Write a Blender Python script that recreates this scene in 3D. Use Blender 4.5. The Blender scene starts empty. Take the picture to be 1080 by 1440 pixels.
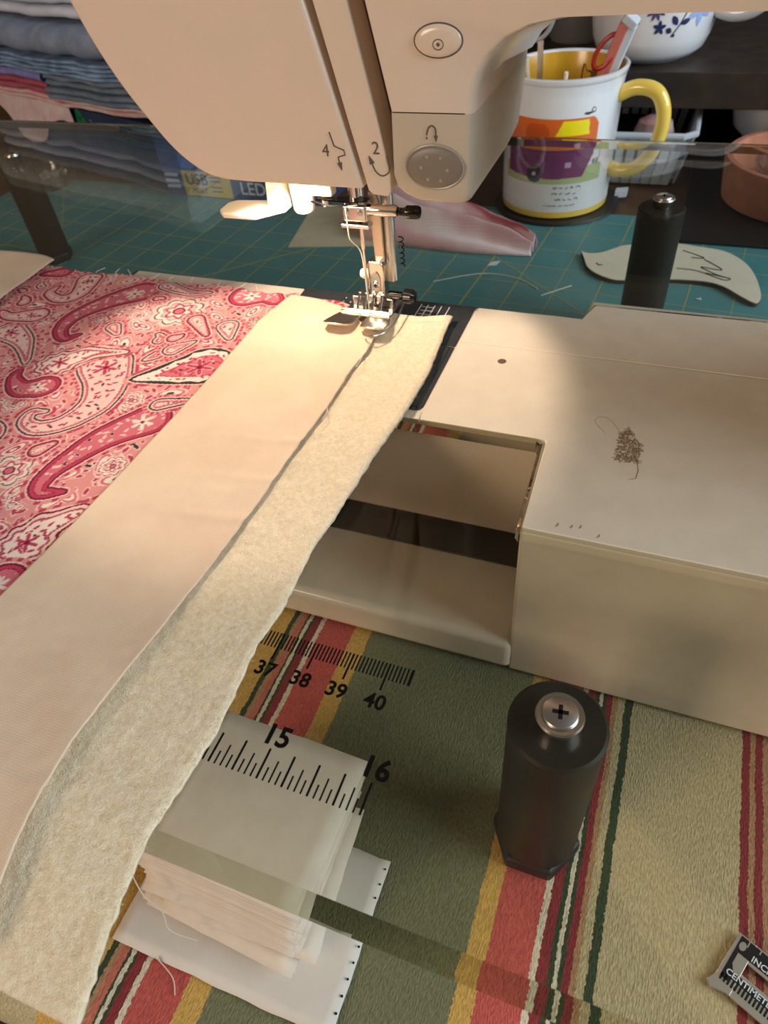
import bpy, bmesh, math, random
import numpy as np
from mathutils import Vector, Matrix, noise

# ------------------------------------------------------------------ camera, world, lights
S = 0.01                                   # all coordinates below are centimetres
SC = bpy.context.scene
COL = SC.collection
cam_d = bpy.data.cameras.new('camera')
cam_d.sensor_fit = 'HORIZONTAL'; cam_d.sensor_width = 36.0; cam_d.lens = 36.0*963.0/1080.0
cam_d.clip_start = 0.01; cam_d.clip_end = 30
cam_d.dof.use_dof = True; cam_d.dof.focus_distance = 0.20; cam_d.dof.aperture_fstop = 40
cam = bpy.data.objects.new('camera', cam_d); COL.objects.link(cam)
CM = Matrix(((0.93373379, -0.19620776, 0.29940561), (0.34869739, 0.68765843, -0.6368171), (-0.08094033, 0.6990196, 0.71050704)))
cam.matrix_world = Matrix.Translation(Vector((44.272, -7.673, 15.01))*S) @ CM.to_4x4()
SC.camera = cam

wd = bpy.data.worlds.new('room_light'); SC.world = wd; wd.use_nodes = True
wd.node_tree.nodes['Background'].inputs[0].default_value = (1.0, 0.86, 0.70, 1)
wd.node_tree.nodes['Background'].inputs[1].default_value = 0.13

def area(name, loc, target, size, size_y, power, color):
    d = bpy.data.lights.new(name, 'AREA'); d.shape = 'RECTANGLE'
    d.size = size*S; d.size_y = size_y*S; d.energy = power; d.color = color
    o = bpy.data.objects.new(name, d); COL.objects.link(o)
    o.location = Vector(loc)*S
    o.rotation_euler = (Vector(target)-Vector(loc)).to_track_quat('-Z', 'Y').to_euler()
    return o
area('window_daylight', (165, 18, 62), (42, 22, -4), 110, 80, 25, (0.80, 0.90, 1.0))
area('room_lamp', (-40, -120, 50), (35, 8, 4), 50, 50, 12, (1.0, 0.76, 0.58))

SC.view_settings.view_transform = 'Standard'; SC.view_settings.look = 'None'
SC.view_settings.exposure = 0.0; SC.view_settings.gamma = 1.0; SC.view_settings.use_curve_mapping = False
SC.cycles.transparent_max_bounces = 24; SC.cycles.max_bounces = 10
SC.cycles.sample_clamp_indirect = 4.0; SC.cycles.blur_glossy = 0.5
random.seed(7)

# ------------------------------------------------------------------ materials
def lin(c):
    return tuple((v/255/12.92) if v/255 <= 0.04045 else ((v/255+0.055)/1.055)**2.4 for v in c) + (1.0,)

def mat(name, rgb, rough=0.5, metal=0.0, spec=0.5, var=None, bump=None, coat=0.0, emit=None, trans=0.0, sheen=0.0, sss=0.0):
    """var = (scale per cm, rgb2, amount); bump = (scale per cm, strength)"""
    m = bpy.data.materials.new(name); m.use_nodes = True
    nt = m.node_tree; b = nt.nodes['Principled BSDF']
    b.inputs['Base Color'].default_value = lin(rgb); b.inputs['Roughness'].default_value = rough
    b.inputs['Metallic'].default_value = metal; b.inputs['Specular IOR Level'].default_value = spec
    b.inputs['Coat Weight'].default_value = coat; b.inputs['Transmission Weight'].default_value = trans
    b.inputs['Sheen Weight'].default_value = sheen
    if emit:
        b.inputs['Emission Color'].default_value = lin(emit[0]); b.inputs['Emission Strength'].default_value = emit[1]
    tc = nt.nodes.new('ShaderNodeTexCoord')
    if var:
        n = nt.nodes.new('ShaderNodeTexNoise'); n.inputs['Scale'].default_value = var[0]*100; n.inputs['Detail'].default_value = 5
        nt.links.new(tc.outputs['Object'], n.inputs['Vector'])
        mr = nt.nodes.new('ShaderNodeMapRange'); mr.inputs['From Min'].default_value = 0.35; mr.inputs['From Max'].default_value = 0.65
        mr.inputs['To Max'].default_value = var[2]
        nt.links.new(n.outputs['Fac'], mr.inputs['Value'])
        mx = nt.nodes.new('ShaderNodeMix'); mx.data_type = 'RGBA'
        mx.inputs['A'].default_value = lin(rgb); mx.inputs['B'].default_value = lin(var[1])
        nt.links.new(mr.outputs['Result'], mx.inputs['Factor']); nt.links.new(mx.outputs['Result'], b.inputs['Base Color'])
    if bump:
        n2 = nt.nodes.new('ShaderNodeTexNoise'); n2.inputs['Scale'].default_value = bump[0]*100; n2.inputs['Detail'].default_value = 4
        nt.links.new(tc.outputs['Object'], n2.inputs['Vector'])
        bp = nt.nodes.new('ShaderNodeBump'); bp.inputs['Strength'].default_value = bump[1]; bp.inputs['Distance'].default_value = 0.0006
        nt.links.new(n2.outputs['Fac'], bp.inputs['Height']); nt.links.new(bp.outputs['Normal'], b.inputs['Normal'])
    return m

def mat_attr(name, rough=0.8, weave=None, spec=0.3, coat=0.0, bump=0.4):
    """colour printed on the thing, stored per vertex as attribute 'print'"""
    m = bpy.data.materials.new(name); m.use_nodes = True
    nt = m.node_tree; b = nt.nodes['Principled BSDF']
    b.inputs['Roughness'].default_value = rough; b.inputs['Specular IOR Level'].default_value = spec
    b.inputs['Coat Weight'].default_value = coat
    a = nt.nodes.new('ShaderNodeAttribute'); a.attribute_name = 'print'
    nt.links.new(a.outputs['Color'], b.inputs['Base Color'])
    if weave: add_weave(nt, b, weave, bump)
    return m

def add_weave(nt, b, per_cm, strength, dist=0.0003):
    tc = nt.nodes.new('ShaderNodeTexCoord'); hs = []
    for ax in ('X', 'Y'):
        w = nt.nodes.new('ShaderNodeTexWave'); w.bands_direction = ax
        w.inputs['Scale'].default_value = per_cm*100/6.283*2*math.pi/6.283; w.inputs['Distortion'].default_value = 1.5
        w.inputs['Detail'].default_value = 1.0
        nt.links.new(tc.outputs['Object'], w.inputs['Vector']); hs.append(w)
    ad = nt.nodes.new('ShaderNodeMath'); ad.operation = 'ADD'
    nt.links.new(hs[0].outputs['Fac'], ad.inputs[0]); nt.links.new(hs[1].outputs['Fac'], ad.inputs[1])
    bp = nt.nodes.new('ShaderNodeBump'); bp.inputs['Strength'].default_value = strength; bp.inputs['Distance'].default_value = dist
    nt.links.new(ad.outputs[0], bp.inputs['Height']); nt.links.new(bp.outputs['Normal'], b.inputs['Normal'])

def mat_clear(name, tint, rough=0.0, ior=1.49, gain=1.0):
    """clear sheet plastic: Fresnel mix of see-through and mirror reflection"""
    m = bpy.data.materials.new(name); m.use_nodes = True; nt = m.node_tree
    nt.nodes.clear()
    out = nt.nodes.new('ShaderNodeOutputMaterial'); mix = nt.nodes.new('ShaderNodeMixShader')
    t = nt.nodes.new('ShaderNodeBsdfTransparent'); t.inputs[0].default_value = lin(tint)
    g = nt.nodes.new('ShaderNodeBsdfGlossy'); g.inputs['Roughness'].default_value = rough
    # Schlick's approximation of the Fresnel term, the same for light entering and leaving the sheet
    f0 = ((ior-1)/(ior+1))**2
    lw = nt.nodes.new('ShaderNodeLayerWeight'); lw.inputs[0].default_value = 0.5
    p5 = nt.nodes.new('ShaderNodeMath'); p5.operation = 'POWER'; nt.links.new(lw.outputs['Facing'], p5.inputs[0]); p5.inputs[1].default_value = 5.0
    f = nt.nodes.new('ShaderNodeMath'); f.operation = 'MULTIPLY_ADD'; nt.links.new(p5.outputs[0], f.inputs[0]); f.inputs[1].default_value = 1-f0; f.inputs[2].default_value = f0
    nt.links.new(f.outputs[0], mix.inputs[0]); nt.links.new(t.outputs[0], mix.inputs[1]); nt.links.new(g.outputs[0], mix.inputs[2])
    nt.links.new(mix.outputs[0], out.inputs[0])
    return m

M = {}
M['white_plastic'] = mat('white_plastic', (226, 207, 189), 0.2, spec=0.5, var=(0.6, (218, 206, 186), 0.5))
M['white_plastic_b'] = mat('white_bed_plastic', (224, 215, 196), 0.22, spec=0.5, var=(0.9, (214, 204, 184), 0.6))
M['grey_panel'] = mat('warm_grey_panel', (196, 184, 164), 0.32)
M['grey_button'] = mat('grey_rubber_button', (128, 119, 108), 0.42)
M['button_rim'] = mat('button_rim', (160, 150, 136), 0.3)
M['print_grey'] = mat('grey_print', (88, 80, 74), 0.6)
M['slot_dark'] = mat('slot_inside', (120, 92, 74), 0.45)
M['plate'] = mat('dark_needle_plate', (70, 74, 78), 0.3, metal=0.35, var=(2.5, (56, 60, 64), 0.6))
M['plate_cover'] = mat('smoked_bobbin_cover', (58, 60, 62), 0.08, spec=0.6)
M['mark_white'] = mat('white_marking', (225, 225, 222), 0.6)
M['chrome'] = mat('chrome', (226, 220, 212), 0.12, metal=1.0)
M['steel'] = mat('brushed_steel', (200, 196, 190), 0.28, metal=1.0)
M['black_chrome'] = mat('black_chrome', (60, 56, 52), 0.15, metal=1.0)
M['black_gloss'] = mat('black_gloss_plastic', (24, 23, 22), 0.12)
M['white_soft'] = mat('white_lever_plastic', (245, 236, 220), 0.35)
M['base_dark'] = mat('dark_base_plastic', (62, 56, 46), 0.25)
M['black_leg'] = mat('black_leg_plastic', (40, 37, 31), 0.5, spec=0.3, var=(1.2, (48, 43, 35), 0.6))
M['rubber'] = mat('black_rubber', (30, 30, 34), 0.55)
M['acrylic'] = mat_clear('clear_acrylic', (249, 249, 245), ior=1.38)
M['black_print'] = mat('black_print', (16, 14, 12), 0.9, spec=0.1)
M['stain'] = mat('brown_stain', (136, 116, 86), 0.8)
M['white_thread'] = mat('white_thread', (228, 218, 200), 0.8)
M['mat_line'] = mat('mat_line', (158, 160, 104), 0.7)
M['paper'] = mat('cream_paper', (206, 200, 176), 0.8, var=(0.8, (196, 180, 150), 0.6))
M['wood_dark'] = mat('dark_wood', (44, 34, 27), 0.55, var=(0.7, (62, 48, 38), 0.7))
M['black_board'] = mat('black_board', (22, 19, 17), 0.5)
M['table'] = mat('table_wood', (96, 66, 44), 0.5, var=(0.5, (76, 50, 34), 0.7))
M['mug_white'] = mat('white_ceramic', (222, 224, 226), 0.12, coat=0.3)
M['mug_yellow'] = mat('yellow_ceramic', (238, 206, 92), 0.15, coat=0.3)
M['mug_inside'] = mat('yellow_glaze_inside', (196, 150, 40), 0.2)
M['pot_blue'] = mat('navy_print', (34, 48, 92), 0.3)
M['pot_lblue'] = mat('pale_blue_print', (150, 178, 226), 0.3)
M['pot_grey'] = mat('taupe_print', (150, 140, 124), 0.3)
M['basket'] = mat('grey_basket_plastic', (176, 184, 188), 0.4)
M['terracotta'] = mat('terracotta', (186, 122, 94), 0.75, var=(1.0, (160, 100, 76), 0.6))
M['glass'] = mat_clear('clear_glass', (236, 240, 240), 0.02, 1.5)
M['bird_wood'] = mat('pale_wood', (224, 218, 200), 0.6, var=(1.2, (212, 204, 182), 0.5))
M['burn'] = mat('laser_burn', (86, 58, 36), 0.8)
M['char'] = mat('charred_edge', (58, 48, 40), 0.8)
M['navy_box'] = mat('navy_card', (44, 60, 92), 0.4, var=(0.25, (34, 44, 66), 0.6))
M['blue_box'] = mat('blue_card', (36, 74, 138), 0.35)
M['label_yellow'] = mat('yellow_label', (212, 190, 66), 0.5)
M['label_white'] = mat('white_label_print', (206, 216, 226), 0.5)
M['teal_print'] = mat('teal_print', (62, 132, 150), 0.5)
M['green_print'] = mat('green_print', (26, 110, 74), 0.5)
M['navy_print'] = mat('label_navy_print', (38, 50, 74), 0.5)
M['gauge_metal'] = mat('brushed_aluminium', (196, 192, 182), 0.35, metal=0.7)
M['gauge_black'] = mat('gauge_black', (18, 20, 24), 0.35)
M['square_cloth'] = mat('white_cotton', (232, 222, 206), 0.85, var=(1.5, (222, 210, 192), 0.6), bump=(60, 0.25))
M['sheet_cloth'] = mat('white_paper_cloth', (224, 219, 208), 0.8, var=(0.7, (212, 206, 196), 0.6))
M['beige'] = mat('beige_cotton', (230, 208, 180), 0.85, var=(0.5, (220, 194, 166), 0.7))
add_weave(M['beige'].node_tree, M['beige'].node_tree.nodes['Principled BSDF'], 30, 0.15)
M['batting'] = mat('cream_batting', (242, 228, 196), 0.95, var=(7, (222, 204, 166), 0.7), bump=(30, 0.6), sheen=0.3)
M['carpet'] = mat('brown_carpet', (78, 50, 40), 0.95, var=(1.0, (52, 34, 28), 0.8), bump=(6, 1.0))
M['wall'] = mat('wall_paint', (120, 104, 88), 0.8)
M['lamp_lens'] = mat('lamp_lens', (255, 238, 206), 0.4, emit=((255, 226, 176), 14.0))
M['pink_pen'] = mat('pink_plastic', (206, 118, 108), 0.35)
M['red_plastic'] = mat('red_plastic', (170, 42, 38), 0.3)
M['pink_line'] = mat('groove_shadow_plastic', (176, 160, 140), 0.4)

# edge of the acrylic: real refracting glass
m = bpy.data.materials.new('acrylic_edge'); m.use_nodes = True; nt = m.node_tree; nt.nodes.clear()
out = nt.nodes.new('ShaderNodeOutputMaterial'); gl = nt.nodes.new('ShaderNodeBsdfGlass')
gl.inputs['Color'].default_value = lin((232, 230, 214)); gl.inputs['IOR'].default_value = 1.49; gl.inputs['Roughness'].default_value = 0.02
nt.links.new(gl.outputs[0], out.inputs[0]); M['acrylic_edge'] = m

# ------------------------------------------------------------------ mesh helpers (cm)
ORG = {}                                    # object -> origin in cm
def V(*a): return Vector(a)

def finish(name, bm, material, parent=None, origin=None, smooth=30, bevel=0.0, segs=2, mats=None):
    """one mesh object from a bmesh in world centimetres"""
    if origin is None:
        if parent is not None: origin = ORG[parent]
        else:
            xs = [v.co for v in bm.verts]
            origin = Vector(((min(v.x for v in xs)+max(v.x for v in xs))/2, (min(v.y for v in xs)+max(v.y for v in xs))/2, min(v.z for v in xs)))
    origin = Vector(origin)
    for v in bm.verts: v.co = (v.co-origin)*S
    bmesh.ops.recalc_face_normals(bm, faces=bm.faces[:])
    me = bpy.data.meshes.new(name); bm.to_mesh(me); bm.free()
    o = bpy.data.objects.new(name, me); COL.objects.link(o)
    for mm in (mats or [material]): me.materials.append(mm)
    if parent is None: o.location = origin*S
    else:
        o.parent = parent
    ORG[o] = origin
    if smooth:
        for p in me.polygons: p.use_smooth = True
        me.set_sharp_from_angle(angle=math.radians(smooth))
    if bevel:
        b = o.modifiers.new('bevel', 'BEVEL'); b.width = bevel*S; b.segments = segs; b.limit_method = 'ANGLE'; b.angle_limit = math.radians(35)
        b.harden_normals = True
    return o

def thing(name, label, cat, loc, group=None):
    o = bpy.data.objects.new(name, None); COL.objects.link(o); o.empty_display_size = 0.01
    o.location = Vector(loc)*S; ORG[o] = Vector(loc)
    return tag(o, label, cat, group)

def tag(o, label, cat, group=None, kind=None):
    o['label'] = label; o['category'] = cat
    if group: o['group'] = group
    if kind: o['kind'] = kind
    return o

def structure(o):
    o['kind'] = 'structure'; return o

def box(bm, x0, x1, y0, y1, z0, z1):
    vs = [bm.verts.new(p) for p in ((x0,y0,z0),(x1,y0,z0),(x1,y1,z0),(x0,y1,z0),(x0,y0,z1),(x1,y0,z1),(x1,y1,z1),(x0,y1,z1))]
    for f in ((0,3,2,1),(4,5,6,7),(0,1,5,4),(1,2,6,5),(2,3,7,6),(3,0,4,7)): bm.faces.new([vs[i] for i in f])
    return bm

def B(*a):
    return box(bmesh.new(), *a)

def prism(bm, poly, lo, hi, axis='z'):
    """poly: list of 2-D points; z: (x,y), y: (x,z), x: (y,z)"""
    def p3(p, t):
        return (p[0], p[1], t) if axis == 'z' else ((p[0], t, p[1]) if axis == 'y' else (t, p[0], p[1]))
    a = [bm.verts.new(p3(p, lo)) for p in poly]; b = [bm.verts.new(p3(p, hi)) for p in poly]
    n = len(poly)
    bm.faces.new(a); bm.faces.new(b[::-1])
    for i in range(n): bm.faces.new((a[i], a[(i+1) % n], b[(i+1) % n], b[i]))
    return bm

def frame(d):
    d = d.normalized(); up = Vector((0,0,1)) if abs(d.z) < 0.9 else Vector((1,0,0))
    u = d.cross(up).normalized(); return u, d.cross(u)

def tube(bm, pts, r, seg=8, cap=True):
    pts = [Vector(p) for p in pts]; rs = r if isinstance(r, (list, tuple)) else [r]*len(pts); rings = []
    pu = None
    for i, p in enumerate(pts):
        d = (pts[min(i+1, len(pts)-1)]-pts[max(i-1, 0)])
        if d.length < 1e-9: d = Vector((0,0,1))
        d.normalize()
        if pu is None: u, w = frame(d)
        else:
            u = (pu-d*pu.dot(d)).normalized(); w = d.cross(u)
        pu = u
        rings.append([bm.verts.new(p+(u*math.cos(2*math.pi*k/seg)+w*math.sin(2*math.pi*k/seg))*rs[i]) for k in range(seg)])
    for a, b in zip(rings, rings[1:]):
        for k in range(seg): bm.faces.new((a[k], a[(k+1) % seg], b[(k+1) % seg], b[k]))
    if cap: bm.faces.new(rings[0][::-1]); bm.faces.new(rings[-1])
    return bm

def lathe(bm, prof, c, seg=48, axis=None, closed=False):
    """prof (r, h) around the vertical (or axis) through c"""
    c = Vector(c); ax = Vector(axis).normalized() if axis else Vector((0,0,1))
    if axis: u, w = frame(ax)
    else: u, w = Vector((1,0,0)), Vector((0,1,0))
    rings = []
    for r, h in prof:
        if r < 1e-6: rings.append([bm.verts.new(c+ax*h)])
        else: rings.append([bm.verts.new(c+ax*h+(u*math.cos(2*math.pi*k/seg)+w*math.sin(2*math.pi*k/seg))*r) for k in range(seg)])
    if closed: rings.append(rings[0])
    for a, b in zip(rings, rings[1:]):
        for k in range(seg):
            k2 = (k+1) % seg
            if len(a) == 1 and len(b) == 1: continue
            if len(a) == 1: bm.faces.new((a[0], b[k2], b[k]))
            elif len(b) == 1: bm.faces.new((a[k], a[k2], b[0]))
            else: bm.faces.new((a[k], a[k2], b[k2], b[k]))
    return bm

def smooth_line(pts, n=6):
    """Catmull-Rom through the points"""
    P = [Vector(p) for p in pts]; out = []
    for i in range(len(P)-1):
        p0, p1, p2, p3 = P[max(i-1, 0)], P[i], P[i+1], P[min(i+2, len(P)-1)]
        for k in range(n):
            t = k/n
            out.append(0.5*((2*p1)+(p2-p0)*t+(2*p0-5*p1+4*p2-p3)*t*t+(3*p1-p0-3*p2+p3)*t**3))
    out.append(P[-1]); return out

def text_bm(s, size, bold=0.0, shear=0.0, align='CENTER', depth=0.0):
    c = bpy.data.curves.new('t', 'FONT'); c.body = s; c.size = size; c.offset = bold; c.shear = shear
    c.align_x = align; c.align_y = 'CENTER'; c.extrude = depth; c.resolution_u = 3
    o = bpy.data.objects.new('t', c); COL.objects.link(o)
    dg = bpy.context.evaluated_depsgraph_get(); me = bpy.data.meshes.new_from_object(o.evaluated_get(dg))
    bm = bmesh.new(); bm.from_mesh(me)
    bpy.data.objects.remove(o); bpy.data.curves.remove(c); bpy.data.meshes.remove(me)
    return bm

def put_text(name, s, size, origin, xdir, ydir, material, parent, bold=0.0, shear=0.0, align='CENTER', sx=1.0):
    bm = text_bm(s, size, bold, shear, align, 0.004)
    x = Vector(xdir).normalized(); y = Vector(ydir).normalized(); z = x.cross(y); o = Vector(origin)
    for v in bm.verts: v.co = o+x*v.co.x*sx+y*v.co.y+z*v.co.z
    return finish(name, bm, material, parent, smooth=0)

def grid(nx, ny, fn):
    """bmesh of fn(u, v) -> point"""
    bm = bmesh.new(); vs = [[bm.verts.new(fn(i/nx, j/ny)) for i in range(nx+1)] for j in range(ny+1)]
    for j in range(ny):
        for i in range(nx): bm.faces.new((vs[j][i], vs[j][i+1], vs[j+1][i+1], vs[j+1][i]))
    return bm

def solidify(o, t, offset=-1):
    s = o.modifiers.new('thickness', 'SOLIDIFY'); s.thickness = t*S; s.offset = offset; return o

def interp(y, pts):
    """pts sorted by y descending or ascending: [(y, x)]"""
    ys = np.array([p[0] for p in pts]); xs = np.array([p[1] for p in pts])
    if ys[0] > ys[-1]: ys = ys[::-1]; xs = xs[::-1]
    return float(np.interp(y, ys, xs))

Z0 = -8.0        # top of the towel and of the cutting mat
ZT = -8.25       # table top

# ------------------------------------------------------------------ the setting
structure(finish('floor', B(-150, 220, -120, 120, -82, -80), M['carpet']))
structure(finish('wall_back', B(-150, 220, 100, 104, -80, 160), M['wall']))
t = thing('work_table', 'brown wooden work table carrying the sewing machine and the mat', 'table', (40, 30, -80))
finish('table_top', B(-60, 120, -8.6, 96, ZT-2.5, ZT), M['table'], t, bevel=0.2)
for x in (-55, 112):
    for y in (-4, 90):
        finish('leg', B(x, x+4, y, y+4, -80, ZT-2.5), M['table'], t, bevel=0.2)

# striped towel
def towel_fn(u, v):
    x = 8+u*64; y = -10.6+v*29.6
    z = Z0+0.05*noise.noise((x*0.35, y*0.35, 2))+0.02*noise.noise((x*1.3, y*1.3, 5))
    if y < -7.9:
        s = -7.9-y; a = min(s/1.1, 1.45)
        y = -7.9-1.1*math.sin(a)-0.04*math.sin(x*2.1)
        z = z-1.1*(1-math.cos(a))-max(0, s-1.6)*0.9
    return (x, y+0.10*math.sin(x*0.6), z)
towel = finish('striped_towel', grid(200, 110, towel_fn), None, smooth=80, mats=[bpy.data.materials.new('towel_cloth')])
solidify(towel, 0.22)
tag(towel, 'green towel with red, yellow and white stripes spread under the sewing machine', 'towel')
tm = towel.data.materials[0]; tm.use_nodes = True; nt = tm.node_tree; b = nt.nodes['Principled BSDF']
b.inputs['Roughness'].default_value = 0.95; b.inputs['Specular IOR Level'].default_value = 0.15
GRN, YEL, RED, WHT, MAR, BEI, DKG, TAN, PNK = (120,122,92), (202,164,90), (188,92,84), (212,204,180), (136,58,60), (184,172,134), (62,76,54), (170,134,98), (188,112,92)
stripes = [(8, BEI), (19, DKG), (19.4, BEI), (24, MAR), (25.6, BEI), (31.9, YEL), (33.05, DKG), (33.25, TAN), (33.42, PNK), (33.66, DKG), (33.74, WHT), (33.88, DKG), (33.98, MAR), (34.28, WHT), (34.46, RED), (35.78, YEL), (36.5, GRN),
           (43.05, YEL), (43.62, RED), (44.86, WHT), (45.05, MAR), (45.35, DKG), (45.5, WHT), (45.62, DKG), (45.74, MAR), (45.95, TAN), (46.12, BEI), (46.36, DKG), (46.62, BEI), (50.2, MAR), (50.45, TAN), (50.62, MAR), (50.85, TAN), (51.02, MAR), (51.3, BEI), (55, YEL), (55.7, RED), (57, YEL), (57.6, GRN), (64, RED)]
tc = nt.nodes.new('ShaderNodeTexCoord'); sx = nt.nodes.new('ShaderNodeSeparateXYZ'); nt.links.new(tc.outputs['Object'], sx.inputs[0])
nz = nt.nodes.new('ShaderNodeTexNoise'); nz.inputs['Scale'].default_value = 900; nt.links.new(tc.outputs['Object'], nz.inputs['Vector'])
nz2 = nt.nodes.new('ShaderNodeTexNoise'); nz2.inputs['Scale'].default_value = 60; nt.links.new(tc.outputs['Object'], nz2.inputs['Vector'])
ox = ORG[towel].x
cur = None
def math_node(op, a, bb):
    n = nt.nodes.new('ShaderNodeMath'); n.operation = op
    for i, q in enumerate((a, bb)):
        if isinstance(q, (int, float)): n.inputs[i].default_value = q
        else: nt.links.new(q, n.inputs[i])
    return n.outputs[0]
xx = math_node('ADD', sx.outputs['X'], math_node('MULTIPLY', math_node('SUBTRACT', nz.outputs['Fac'], 0.5), 0.0014))
xx = math_node('ADD', xx, math_node('MULTIPLY', math_node('SUBTRACT', nz2.outputs['Fac'], 0.5), 0.0014))
rgbn = nt.nodes.new('ShaderNodeRGB'); rgbn.outputs[0].default_value = lin(stripes[0][1]); cur = rgbn.outputs[0]
for x0, c in stripes[1:]:
    gt = math_node('GREATER_THAN', xx, (x0-ox)*S)
    mx = nt.nodes.new('ShaderNodeMix'); mx.data_type = 'RGBA'
    nt.links.new(gt, mx.inputs['Factor']); nt.links.new(cur, mx.inputs['A']); mx.inputs['B'].default_value = lin(c); cur = mx.outputs['Result']
hv = nt.nodes.new('ShaderNodeMix'); hv.data_type = 'RGBA'; hv.blend_type = 'MULTIPLY'; hv.inputs['Factor'].default_value = 0.55
nz3 = nt.nodes.new('ShaderNodeTexNoise'); nz3.inputs['Scale'].default_value = 1300; nz3.inputs['Detail'].default_value = 3
mp = nt.nodes.new('ShaderNodeMapping'); mp.inputs['Scale'].default_value = (1.6, 0.5, 1); mp.inputs['Rotation'].default_value = (0, 0, 0.3)
nt.links.new(tc.outputs['Object'], mp.inputs[0]); nt.links.new(mp.outputs[0], nz3.inputs['Vector'])
cr = nt.nodes.new('ShaderNodeMapRange'); cr.inputs['From Min'].default_value = 0.3; cr.inputs['From Max'].default_value = 0.7; cr.inputs['To Min'].default_value = 0.6; cr.inputs['To Max'].default_value = 1.45
nt.links.new(nz3.outputs['Fac'], cr.inputs[0])
cc = nt.nodes.new('ShaderNodeCombineColor')
for i in range(3): nt.links.new(cr.outputs[0], cc.inputs[i])
nt.links.new(cur, hv.inputs['A']); nt.links.new(cc.outputs[0], hv.inputs['B']); nt.links.new(hv.outputs['Result'], b.inputs['Base Color'])
bp = nt.nodes.new('ShaderNodeBump'); bp.inputs['Strength'].default_value = 0.9; bp.inputs['Distance'].default_value = 0.0006
nt.links.new(nz3.outputs['Fac'], bp.inputs['Height']); nt.links.new(bp.outputs['Normal'], b.inputs['Normal'])

# cutting mat with its inch grid
cm = thing('cutting_mat', 'teal green cutting mat with yellow grid lines behind the sewing machine', 'cutting mat', (20, 34, ZT))
mt = mat('teal_mat', (68, 130, 136), 0.5, var=(0.4, (76, 140, 144), 0.6), bump=(20, 0.15))
finish('mat_sheet', B(-17, 60, 20.2, 48.2, ZT, Z0), mt, cm, bevel=0.05)
G = 2.715; gx0, gy0, ang = 38.33, 35.75, math.radians(-4.6)
ca, sa = math.cos(ang), math.sin(ang)
def gp(i, j): return (gx0+ca*i*G-sa*j*G, gy0+sa*i*G+ca*j*G)
def strip(bm, p, q, w, z0, z1):
    p = Vector(p); q = Vector(q); d = (q-p).normalized(); n = Vector((-d.y, d.x))*w/2
    prism(bm, [tuple(p-n), tuple(q-n), tuple(q+n), tuple(p+n)], z0, z1)
def clip_line(i0, j0, i1, j1):
    a = Vector(gp(i0, j0)); b_ = Vector(gp(i1, j1)); lo, hi = 0.0, 1.0; d = b_-a
    for k, (mn, mx_) in enumerate(((-16.2, 59.2), (20.8, 47.6))):
        if abs(d[k]) < 1e-9:
            if not mn <= a[k] <= mx_: return None
        else:
            t0, t1 = (mn-a[k])/d[k], (mx_-a[k])/d[k]
            lo = max(lo, min(t0, t1)); hi = min(hi, max(t0, t1))
    return None if hi-lo < 1e-3 else (tuple(a+d*lo), tuple(a+d*hi))
bm = bmesh.new()
for i in range(-24, 12):
    c = clip_line(i, -8, i, 8)
    if c: strip(bm, *c, 0.075 if i % 2 else 0.05, Z0-0.01, Z0+0.012)
for j in range(-8, 8):
    c = clip_line(-24, j, 12, j)
    if c: strip(bm, *c, 0.05, Z0-0.01, Z0+0.013)
for (i0, j0, i1, j1) in ((1.0, -1.05, -6, 4.4), (-13, -6, -2, 6), (-9, -8, -22, 6), (-2.0, -4, -2.0+0.06, 6)):
    c = clip_line(i0, j0, i1, j1)
    if c: strip(bm, *c, 0.07, Z0-0.01, Z0+0.014)
finish('grid_lines', bm, M['mat_line'], cm, smooth=0)

# ------------------------------------------------------------------ sewing machine
sm = thing('sewing_machine', 'white sewing machine with dark needle plate, round buttons and chrome presser foot', 'sewing machine', (44, 14, Z0))
# base, free arm, body block
finish('base', prism(bmesh.new(), [(20, 6.2), (42.2, 6.2), (42.2, 20.5), (20, 20.5)], Z0+0.25, -6.05), M['white_plastic_b'], sm, bevel=0.35, segs=4)
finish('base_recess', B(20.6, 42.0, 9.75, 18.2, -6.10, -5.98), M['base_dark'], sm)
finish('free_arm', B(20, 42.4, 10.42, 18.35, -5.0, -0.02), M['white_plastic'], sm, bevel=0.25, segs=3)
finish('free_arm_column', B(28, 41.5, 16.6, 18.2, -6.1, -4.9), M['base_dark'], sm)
finish('body_block', B(42.05, 66, 6.3, 20.2, Z0+0.22, -0.16), M['white_plastic_b'], sm, bevel=0.12, segs=3)
for x, y in ((23, 8), (23, 18.5), (63, 8), (63, 18.5), (44, 8)):
    finish('rubber_foot', lathe(bmesh.new(), [(0, 0), (0.8, 0), (0.8, 0.3), (0, 0.3)], (x, y, Z0), 16), M['rubber'], sm)
bc = finish('bed_cover', prism(bmesh.new(), [(37.56, 10.42), (41.95, 10.42), (42.02, 10.36), (42.1, 6.32), (66, 6.32), (66, 15.66), (37.56, 15.66)], -0.2, 0.0), M['white_plastic_b'], sm, bevel=0.05)
finish('bed_rear', prism(bmesh.new(), [(37.56, 15.70), (66, 15.70), (66, 19.75), (42.25, 19.55), (41.9, 18.38), (37.56, 18.38)], -0.2, 0.0), M['white_plastic_b'], sm, bevel=0.04)
finish('free_arm_end', prism(bmesh.new(), [(20, 10.42), (29.3, 10.42), (29.3, 18.38), (20, 18.38)], -0.2, 0.0), M['white_plastic'], sm, bevel=0.05)
finish('front_rim', B(29.34, 37.52, 10.42, 10.84, -0.2, 0.0), M['white_plastic_b'], sm, bevel=0.04)
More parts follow.
